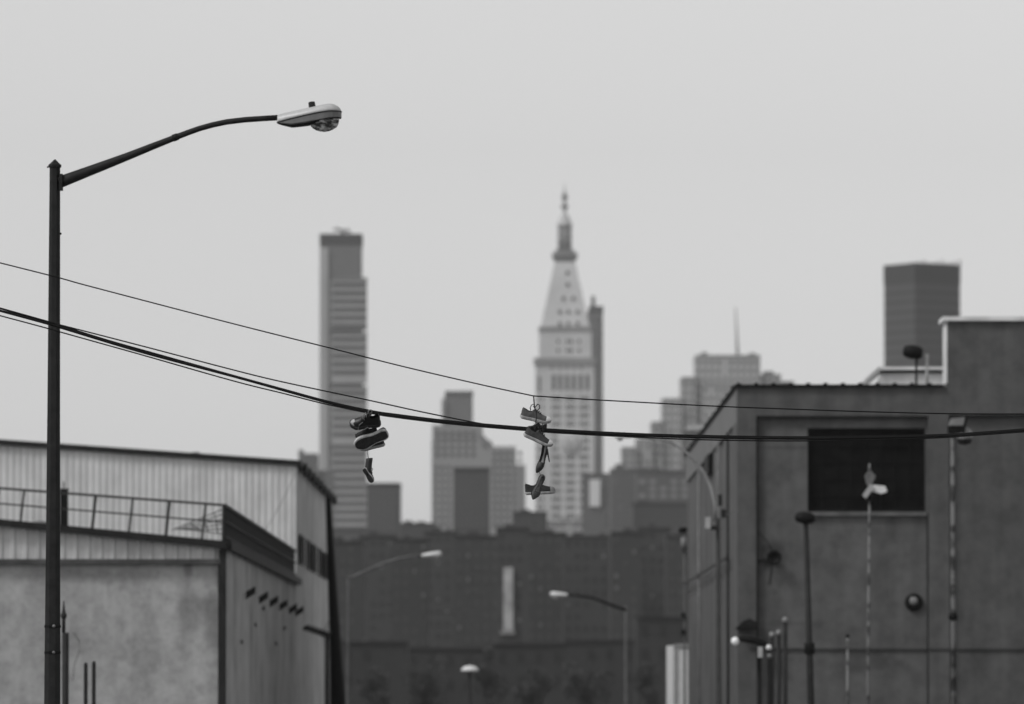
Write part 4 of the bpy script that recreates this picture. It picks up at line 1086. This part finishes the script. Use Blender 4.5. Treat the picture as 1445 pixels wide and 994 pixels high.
# ================================================================ OVERHEAD WIRES
DW = 70.0; sW = DW / FPX
M_wire = mat('wire_sheath', .006, .6, .2, 8, spec=.15)
def smooth_pts(pts, n=6):
    out = []
    for i in range(len(pts) - 1):
        p0 = pts[max(i - 1, 0)]; p1 = pts[i]; p2 = pts[i + 1]; p3 = pts[min(i + 2, len(pts) - 1)]
        for k in range(n):
            t_ = k / n
            f = lambda a, b, c, e: .5 * ((2 * b) + (-a + c) * t_ + (2 * a - 5 * b + 4 * c - e) * t_ ** 2 + (-a + 3 * b - 3 * c + e) * t_ ** 3)
            out.append((f(p0[0], p1[0], p2[0], p3[0]), f(p0[1], p1[1], p2[1], p3[1])))
    out.append(pts[-1]); return out
def wire(label, pts, r, d, smooth=True):
    q = smooth_pts(pts) if smooth else pts
    b = MB().tube([P(x, y, d) for x, y in q], r * sW, 8)
    return tag(b.build('overhead_wire', M_wire), label, 'wire', 'wires strung across the street')
wire('thin uppermost overhead wire bent where the canvas shoes hang', [(-500, 262), (-200, 323), (51, 384), (120, 402.5), (240, 434), (330, 457.3), (400, 475), (470, 492.4), (569, 517.5), (682, 543.8), (753, 559)] , .95, DW)
wire('thin uppermost overhead wire continuing from the canvas shoes past the dark building', [(753, 559), (850, 565), (1000, 573), (1100, 577), (1250, 582), (1394, 584.5), (1600, 583), (1900, 575)], .95, DW)
wire('thick overhead cable of the main bundle, carrying the black sneakers', [(-500, 296), (-200, 384), (51, 452.5), (84, 462), (200, 497), (330, 531.5), (400, 551), (460, 567.5), (520, 581.5), (560, 587.6), (640, 597), (745, 606), (800, 609.5), (900, 614.5), (1000, 617.5), (1140, 619), (1300, 616.5), (1394, 611.5), (1600, 594), (1900, 560)], 1.9, DW)
wire('middle overhead cable lying close on the thick main cable', [(-500, 290), (-200, 379), (51, 449.5), (84, 459.5), (150, 480), (210, 497), (330, 530.5), (400, 549.7), (460, 566), (520, 579.4), (560, 585.4), (640, 595), (745, 604), (800, 607.5), (900, 612.5), (1000, 615.3), (1140, 617), (1300, 614.6), (1394, 609.8), (1600, 592), (1900, 558)], 1.4, DW + .05)
wire('thin overhead wire sagging just above the main cable and meeting it near the canvas shoes', [(-500, 300), (-200, 385), (51, 451), (84, 458.5), (210, 491), (330, 522.5), (400, 539.5), (520, 565), (600, 582.5), (690, 600), (745, 606.4), (820, 611.5), (900, 615.5), (1000, 618), (1140, 620), (1300, 618), (1394, 612.5), (1600, 596), (1900, 562)], 1.0, DW + .1)
wire('lowest thin overhead wire running just under the main cable', [(-500, 308), (-200, 392), (51, 459.3), (84, 468.5), (200, 501), (330, 538), (400, 555.5), (460, 570.6), (520, 583), (560, 589.5), (640, 599), (745, 608), (800, 612), (900, 617.3), (1000, 621), (1140, 622.4), (1300, 619), (1394, 613.2), (1600, 597), (1900, 563)], 1.0, DW - .05)

# ================================================================ SHOES
M_canvas = mat('faded_canvas', .085, .9, .25, 18)
M_canvas_d = mat('dark_canvas', .03, .9, .3, 18)
M_blk = mat('black_leather', .010, .45, .3, 16)
M_blk2 = mat('charcoal_suede', .018, .8, .3, 16)
M_sole_w = mat('dirty_white_rubber', .36, .7, .25, 20)
M_sole_g = mat('grey_rubber', .12, .7, .3, 20)
M_sole_k = mat('black_sole_rubber', .014, .6, .4, 25, bump=.6)
M_toe = mat('white_toe_rubber', .75, .35, .05, 20)
M_inner = mat('shoe_lining', .02, .9, .3, 20)
M_patent = mat('worn_patent_leather', .03, .25, .5, 14)
M_lace = mat('shoelace_cotton', .02, .9, .2, 30)
M_lace_l = mat('pale_shoelace', .2, .9, .2, 30)

W_SN = [(0, 0), (.015, .055), (.05, .09), (.12, .112), (.25, .108), (.42, .102), (.55, .122), (.7, .148), (.8, .145), (.9, .115), (.96, .075), (.99, .035), (1, 0)]
H_SN = [(0, .25), (.05, .33), (.12, .31), (.22, .25), (.33, .26), (.40, .33), (.5, .29), (.62, .22), (.75, .175), (.86, .155), (.94, .13), (.985, .09), (1, .06)]
W_PU = [(0, 0), (.02, .05), (.06, .08), (.15, .095), (.3, .085), (.45, .085), (.6, .115), (.72, .13), (.82, .115), (.92, .06), (.98, .02), (1, 0)]
H_PU = [(0, .17), (.05, .24), (.15, .21), (.3, .15), (.45, .12), (.6, .12), (.7, .15), (.8, .13), (.9, .09), (1, .04)]

def tab(T, x): return interp(T, x)
def shoe_parts(kind, lift=lambda t: 0.0):
    """unit-length meshes in local coords: x heel to toe, z up"""
    WT, HT = (W_SN, H_SN) if kind in ('canvas', 'sport', 'boot', 'slip') else (W_PU, H_PU)
    st = [0.004, .02, .05, .09, .14, .2, .27, .34, .4, .46, .53, .6, .67, .74, .81, .87, .92, .96, .985, .997]
    o0, o1 = {'canvas': (.05, .38), 'sport': (.05, .36), 'boot': (.06, .36), 'slip': (.05, .42), 'pump': (.05, .66), 'flat': (.05, .7)}[kind]
    NR = 17; rings = []
    bulk = {'sport': 1.12, 'boot': 1.05}.get(kind, 1.0)
    for t_ in st:
        w_ = tab(WT, t_) * .95 * bulk; h_ = tab(HT, t_) * bulk; z0 = lift(t_)
        ring = []
        for k in range(NR):
            a = math.pi * k / (NR - 1)
            yy_ = math.cos(a); zz_ = math.sin(a)
            px_ = math.copysign(abs(yy_) ** .75, yy_) * w_
            ring.append(Vector((t_, px_ * (1 - .25 * zz_ * (1 if t_ < .5 else .3)), z0 + .02 + (h_ - .02) * max(0, zz_) ** .85)))
        rings.append(ring)
    upper = MB(); upper.v = [q for r_ in rings for q in r_]
    for i in range(len(st) - 1):
        inop = st[i] >= o0 and st[i + 1] <= o1
        for k in range(NR - 1):
            if inop and 5 <= k <= 10: continue
            upper.f.append((i * NR + k, i * NR + k + 1, (i + 1) * NR + k + 1, (i + 1) * NR + k)); upper.sm.append(True)
    upper.f.append(tuple(range(NR))); upper.f.append(tuple((len(st) - 1) * NR + k for k in range(NR))); upper.sm += [False, False]
    th = {'canvas': .075, 'sport': .10, 'boot': .07, 'slip': .06, 'pump': .02, 'flat': .025}[kind]
    sole = MB(); sr_ = []
    for t_ in [.0, .01, .03] + st[2:]:
        t2 = (t_ - .5) * 1.03 + .5; w_ = max(.012, tab(WT, max(.001, min(.999, t_))) * (1.07 if kind != 'sport' else 1.2) + .004); z0 = lift(t_)
        flare = .01 if kind == 'sport' else 0
        toe_up = max(0, t_ - .8) * .25 if kind in ('sport', 'canvas') else 0
        sr_.append([Vector((t2, y_, z0 + z_ + toe_up)) for y_, z_ in ((-w_ * .96, -th * .5), (-w_ - flare, -th * .2), (-w_, th * .5), (-w_ * .9, th * .62), (w_ * .9, th * .62), (w_, th * .5), (w_ + flare, -th * .2), (w_ * .96, -th * .5))])
    sole.loft(sr_, smooth=False)
    ins = MB(); ir = []
    for t_ in [q for q in st if .03 <= q <= .75]:
        w_ = tab(WT, t_) * .8; z0 = lift(t_) + th * .65 + .01
        ir.append([Vector((t_, -w_, z0)), Vector((t_, w_, z0))])
    ins.loft(ir, closed=False, caps=False)
    tread = MB(); trr = []
    for t_ in [.03] + st[2:-1]:
        t2 = (t_ - .5) * 1.0 + .5; w_ = max(.01, tab(WT, t_) * .93); z0 = lift(t_); toe_up = max(0, t_ - .8) * .25 if kind in ('sport', 'canvas') else 0
        trr.append([Vector((t2, y_ * w_, z0 + z_ + toe_up)) for y_, z_ in ((-1, -th * .5 - .022), (-1, -th * .5), (1, -th * .5), (1, -th * .5 - .022))])
    tread.loft(trr, smooth=False)
    toe = MB(); tr_ = []
    for t_ in [.83, .86, .9, .94, .97, .99, 1.0]:
        w_ = max(.006, tab(WT, min(.999, t_)) * 1.03); h_ = tab(HT, t_) * 1.06 + .012; z0 = lift(t_)
        tr_.append([Vector((t_ + .008, math.cos(a) * w_, z0 + .02 + (h_ - .02) * max(0, math.sin(a)) ** .85)) for a in [math.pi * k / 12 for k in range(13)]])
    toe.loft(tr_, closed=False, caps=False)
    tong = MB(); tr2 = []
    for t_, z_, w_ in ((.58, .22, .045), (.5, .28, .05), (.42, .345, .055), (.36, .40, .055), (.33, .42, .045)):
        tr2.append([Vector((t_, -w_, z_ - .01)), Vector((t_, 0, z_ + .012)), Vector((t_, w_, z_ - .01)), Vector((t_ + .015, 0, z_ - .02))])
    tong.loft(tr2)
    lac = MB()
    for t_ in (.42, .48, .54, .6):
        h_ = tab(HT, t_) * bulk + .02
        lac.tube([(t_, -.07, h_ - .045), (t_ + .01, -.03, h_), (t_ + .02, .03, h_), (t_ + .03, .07, h_ - .045)], .012, 6)
    for sg in (-1, 1):   # bow loops
        lac.tube([(.40, 0, .37), (.40 + sg * .06, sg * .05, .50), (.40 + sg * .13, sg * .09, .46), (.40 + sg * .15, sg * .11, .36), (.40 + sg * .11, sg * .12, .29)], .017, 6)
    foxing = MB()
    return dict(upper=upper, sole=sole, insole=ins, tread=tread, toe_cap=toe, tongue=tong, laces=lac)

def shoe(name, label, cat, kind, heel, toe, up, mats, dy=0.0, group=None, lift=None, width=1.0, toe_dy=0.0, height=1.0):
    Hh = P(heel[0], heel[1], DW + dy); Tt = P(toe[0], toe[1], DW + dy + toe_dy)
    X_ = (Tt - Hh); L_ = X_.length; X_.normalize()
    U = Vector(up).normalized(); Y_ = U.cross(X_).normalized(); U = X_.cross(Y_).normalized()
    M = Matrix.Translation(Hh) @ Matrix(((X_.x, Y_.x, U.x, 0), (X_.y, Y_.y, U.y, 0), (X_.z, Y_.z, U.z, 0), (0, 0, 0, 1))) @ Matrix.Diagonal((L_, L_ * width, L_ * height, 1))
    parts = shoe_parts(kind, lift or (lambda t: 0.0))
    t = thing(name, label, cat, Hh, group)
    parts['upper'].xform(M).build('upper', mats['upper'], t)
    so_ = parts['sole'].xform(M).build('sole', mats['sole'], t)
    if kind in ('canvas', 'sport', 'boot', 'slip'): parts['tread'].xform(M).build('tread', mats['tread'], so_)
    parts['insole'].xform(M).build('insole', mats.get('insole', M_inner), t)
    if mats.get('toe'): parts['toe_cap'].xform(M).build('toe_cap', mats['toe'], t)
    if kind in ('canvas', 'sport', 'boot'):
        parts['tongue'].xform(M).build('tongue', mats['upper'], t)
        parts['laces'].xform(M).build('laces', mats['laces'], t)
    return t, M

cv = dict(upper=M_canvas, sole=M_sole_w, tread=M_sole_g, toe=M_toe, laces=M_lace)
cv2 = dict(upper=M_canvas_d, sole=M_sole_g, tread=M_sole_k, toe=None, laces=M_lace)
shoe('canvas_sneaker', 'uppermost grey canvas sneaker with white toe cap hanging from the thin upper wire', 'shoe', 'canvas', (734.5, 587), (777, 596.5), (.15, -.35, 1), cv, group='shoes hanging from the wires')
shoe('canvas_sneaker', 'dark canvas shoe crossed by the thick cable between the two pale soled canvas sneakers', 'shoe', 'canvas', (771, 608.5), (742, 606.5), (.0, -.3, 1), cv2, dy=.16, group='shoes hanging from the wires', toe_dy=-.05, height=1.15)
shoe('canvas_sneaker', 'tilted grey canvas sneaker with white toe cap hanging just below the thick cable', 'shoe', 'canvas', (739.5, 612.5), (779, 630), (.3, -.35, 1), dict(cv, upper=mat('mid_canvas', .05, .9, .3, 18)), dy=-.12, group='shoes hanging from the wires')
def pump_shoe():
    t = thing('high_heel_shoe', 'single dark high heel court shoe dangling toe down below the canvas sneakers', 'shoe', P(768, 632, DW), 'shoes hanging from the wires')
    cl = [(768.6, 627.5, 3.2, 3.6), (768.6, 629, 4.4, 4.4), (768.3, 633, 5.0, 5.0), (767.6, 638, 4.9, 4.8), (766.4, 643, 4.2, 4.6), (765.2, 648, 3.9, 5.0), (764.2, 652.5, 4.3, 6.2), (762.6, 657, 5.0, 6.6), (760.6, 661, 4.7, 5.8), (758.4, 665, 3.0, 3.6), (757, 667.5, 1.2, 1.4)]
    up_ = Vector((-.72, -.66, .2)).normalized(); ring = []; ins = []
    N_ = 24
    for i, (x, y, a_, w_) in enumerate(cl):
        c = P(x, y, DW - .05); p0 = P(*cl[max(i - 1, 0)][:2], DW - .05); p1 = P(*cl[min(i + 1, len(cl) - 1)][:2], DW - .05)
        dr = (p1 - p0).normalized(); u = (up_ - dr * up_.dot(dr)).normalized(); v = dr.cross(u).normalized()
        ring.append([c + (u * math.cos(2 * math.pi * k / N_) * a_ + v * math.sin(2 * math.pi * k / N_) * w_ * .9) * sW for k in range(N_)])
        ins.append([c + (-u * a_ * .55 + v * w_ * .6 * q) * sW for q in (-1, 0, 1)])
    b = MB(); b.v = [q for r_ in ring for q in r_]
    for i in range(len(ring) - 1):
        for k in range(N_):
            if 1 <= i < 6 and (k <= 4 or k >= N_ - 5): continue
            b.f.append((i * N_ + k, i * N_ + (k + 1) % N_, (i + 1) * N_ + (k + 1) % N_, (i + 1) * N_ + k)); b.sm.append(True)
    b.f.append(tuple(range(N_))); b.sm.append(False)
    b.build('upper', M_patent, t)
    MB().loft(ins[1:8], closed=False, caps=False).build('insole', mat('pale_insole', .28, .6, .2, 10), t)
    MB().tube([P(771.5, 634, DW - .02), P(773, 640, DW), P(774.2, 646, DW), P(775.3, 652, DW)], [1.9 * sW, 1.3 * sW, .85 * sW, .75 * sW], 10).build('heel', M_blk, t)
    MB().tube([P(772.3, 633, DW), P(771.8, 640, DW), P(769.4, 647, DW), P(768.2, 654, DW), P(765.5, 660.5, DW), P(760.5, 666, DW)], [.8 * sW] * 6, 8).build('sole', M_sole_k, t)
pump_shoe()
shoe('flat_shoe', 'dark slip on shoe hanging level behind the pointed flat, pale sole edge showing', 'shoe', 'slip', (741, 696), (783.5, 693.5), (0, -.25, 1), dict(upper=M_canvas_d, sole=M_sole_w, tread=M_sole_g, toe=mat('grey_toe', .3, .6, .2, 18), laces=M_lace), dy=.12, group='shoes hanging from the wires', height=1.05)
shoe('pointed_flat', 'lowest pointed flat shoe hanging toe down and showing its open inside', 'shoe', 'flat', (766.5, 670.5), (752, 705), (.12, -1, -.1), dict(upper=mat('scuffed_leather', .055, .5, .5, 16), sole=M_sole_k, insole=mat('scuffed_insole', .2, .7, .45, 22)), dy=-.12, group='shoes hanging from the wires', width=1.25)
def lace(label, pts, r=.7, d=DW, m=None):
    b = MB().tube([P(x, y, d) for x, y in pts], r * sW, 6); tag(b.build('shoelace', m or M_lace), label, 'shoelace', 'shoelaces holding the hanging shoes')
lace('dark lace from the thin upper wire down to the uppermost canvas sneaker', [(753, 558.5), (753.6, 567), (754.5, 576), (756, 580)], 1.0)
lace('dark lace dropping from the uppermost canvas sneaker across the thick cable', [(756, 578), (757.5, 588), (756, 596), (757, 604)], .9, DW - .14)
lace('dark lace joining the lower canvas sneaker and the high heel shoe', [(765.5, 598), (766, 612), (765.5, 622), (768, 632)], .7, DW - .15)
lace('fine lace between the tip of the high heel shoe and the pointed flat', [(760, 663), (761.5, 668), (765, 674)], .35, DW - .08)

bk = dict(upper=M_blk, sole=M_sole_k, tread=M_sole_k, toe=mat('scuffed_toe', .32, .5, .3, 18), laces=M_lace_l)
bk2 = dict(upper=M_blk2, sole=M_sole_k, tread=M_sole_k, toe=None, laces=M_lace)
shoe('sneaker', 'black laced sneaker with scuffed pale toe hanging right under the thick cable', 'shoe', 'sport', (537, 597), (494, 600), (-.12, -.75, .62), bk, dy=-.1, group='shoes hanging from the wires', height=1.2, width=1.15)
shoe('sneaker', 'small dark shoe wedged between the scuffed toe sneaker and the one showing its sole', 'shoe', 'sport', (533, 612), (502, 617), (.1, -.5, 1), bk2, dy=.03, group='shoes hanging from the wires', height=1.1, width=1.1)
sk = dict(upper=M_blk2, sole=mat('pale_midsole', .5, .6, .3, 22), tread=mat('worn_black_tread', .022, .7, .5, 30, bump=.8), toe=None, laces=M_lace)
shoe('sneaker', 'large sneaker tipped over to show its black worn sole with a pale rim', 'shoe', 'sport', (547, 611), (501, 630), (.32, .72, .62), sk, dy=-.06, group='shoes hanging from the wires', width=1.25, height=.9)
shoe('sneaker', 'dark sneaker with thin white sole edge hanging behind the upturned sole', 'shoe', 'canvas', (543, 627), (508, 635.5), (.1, -.3, 1), dict(upper=M_blk, sole=M_sole_w, tread=M_sole_k, toe=None, laces=M_lace), dy=.14, group='shoes hanging from the wires', height=1.0)
# ankle boot
t, M = shoe('ankle_boot', 'small black ankle boot hanging lowest on its lace beside the slim glass tower', 'shoe', 'boot', (513.5, 661), (526, 681), (.55, .7, .45), dict(upper=M_blk, sole=mat('boot_sole_edge', .3, .6, .3, 20), tread=M_sole_k, toe=None, laces=M_lace), dy=0, group='shoes hanging from the wires', width=1.5)
b = MB(); rr = []
for (x, y, r_) in ((520.5, 671, 4.6), (519.5, 664, 5.2), (520, 657, 5.0), (520.8, 651, 4.9), (521.2, 647.5, 5.0), (521.0, 646.8, 4.2), (520.8, 650, 3.6)):
    c = P(x, y, DW + .02); rr.append([c + Vector((r_ * sW * math.cos(a), r_ * sW * 1.2 * math.sin(a), .12 * r_ * sW * math.cos(a))) for a in [2 * math.pi * k / 14 for k in range(14)]])
b.loft(rr).build('shaft', M_blk, t)
lace('pale lace between the sneaker cluster and the small ankle boot', [(518.5, 634), (518.8, 641), (520, 648)], .55, DW, M_lace_l)
lace('knotted dark lace looped over the thick cable holding the sneaker cluster', [(519, 582), (520, 579.5), (524.5, 580.5), (525, 583.5), (522, 586), (522, 592), (521, 598)], 1.6, DW - .04)
lace('pale loop of lace beside the knot above the sneaker cluster', [(523.5, 583), (525, 588), (524.5, 594)], .4, DW - .06, M_lace_l)
lace('pale trailing lace loop across the scuffed toe sneaker', [(512, 596), (507, 600), (505, 606), (509, 608.5), (515, 606), (519, 603), (521, 606)], .45, DW - .24, M_lace_l)
lace('dark lace between the scuffed toe sneaker and the upturned sole', [(520, 602), (519, 612), (520, 622)], .8, DW - .0)

# ================================================================ HAZE
hz = MB(); hz.box(-1900, 1900, -250, 4700, -5.0, 240)
m = bpy.data.materials.new('haze_air'); m.use_nodes = True
t = m.node_tree; t.nodes.clear()
vo = t.nodes.new('ShaderNodeVolumePrincipled'); ou = t.nodes.new('ShaderNodeOutputMaterial')
vo.inputs['Color'].default_value = (.95, .95, .95, 1)
vo.inputs['Density'].default_value = 0.000057
vo.inputs['Anisotropy'].default_value = 0.0
t.links.new(vo.outputs[0], ou.inputs['Volume'])
tag(hz.build('haze', m), kind='stuff')
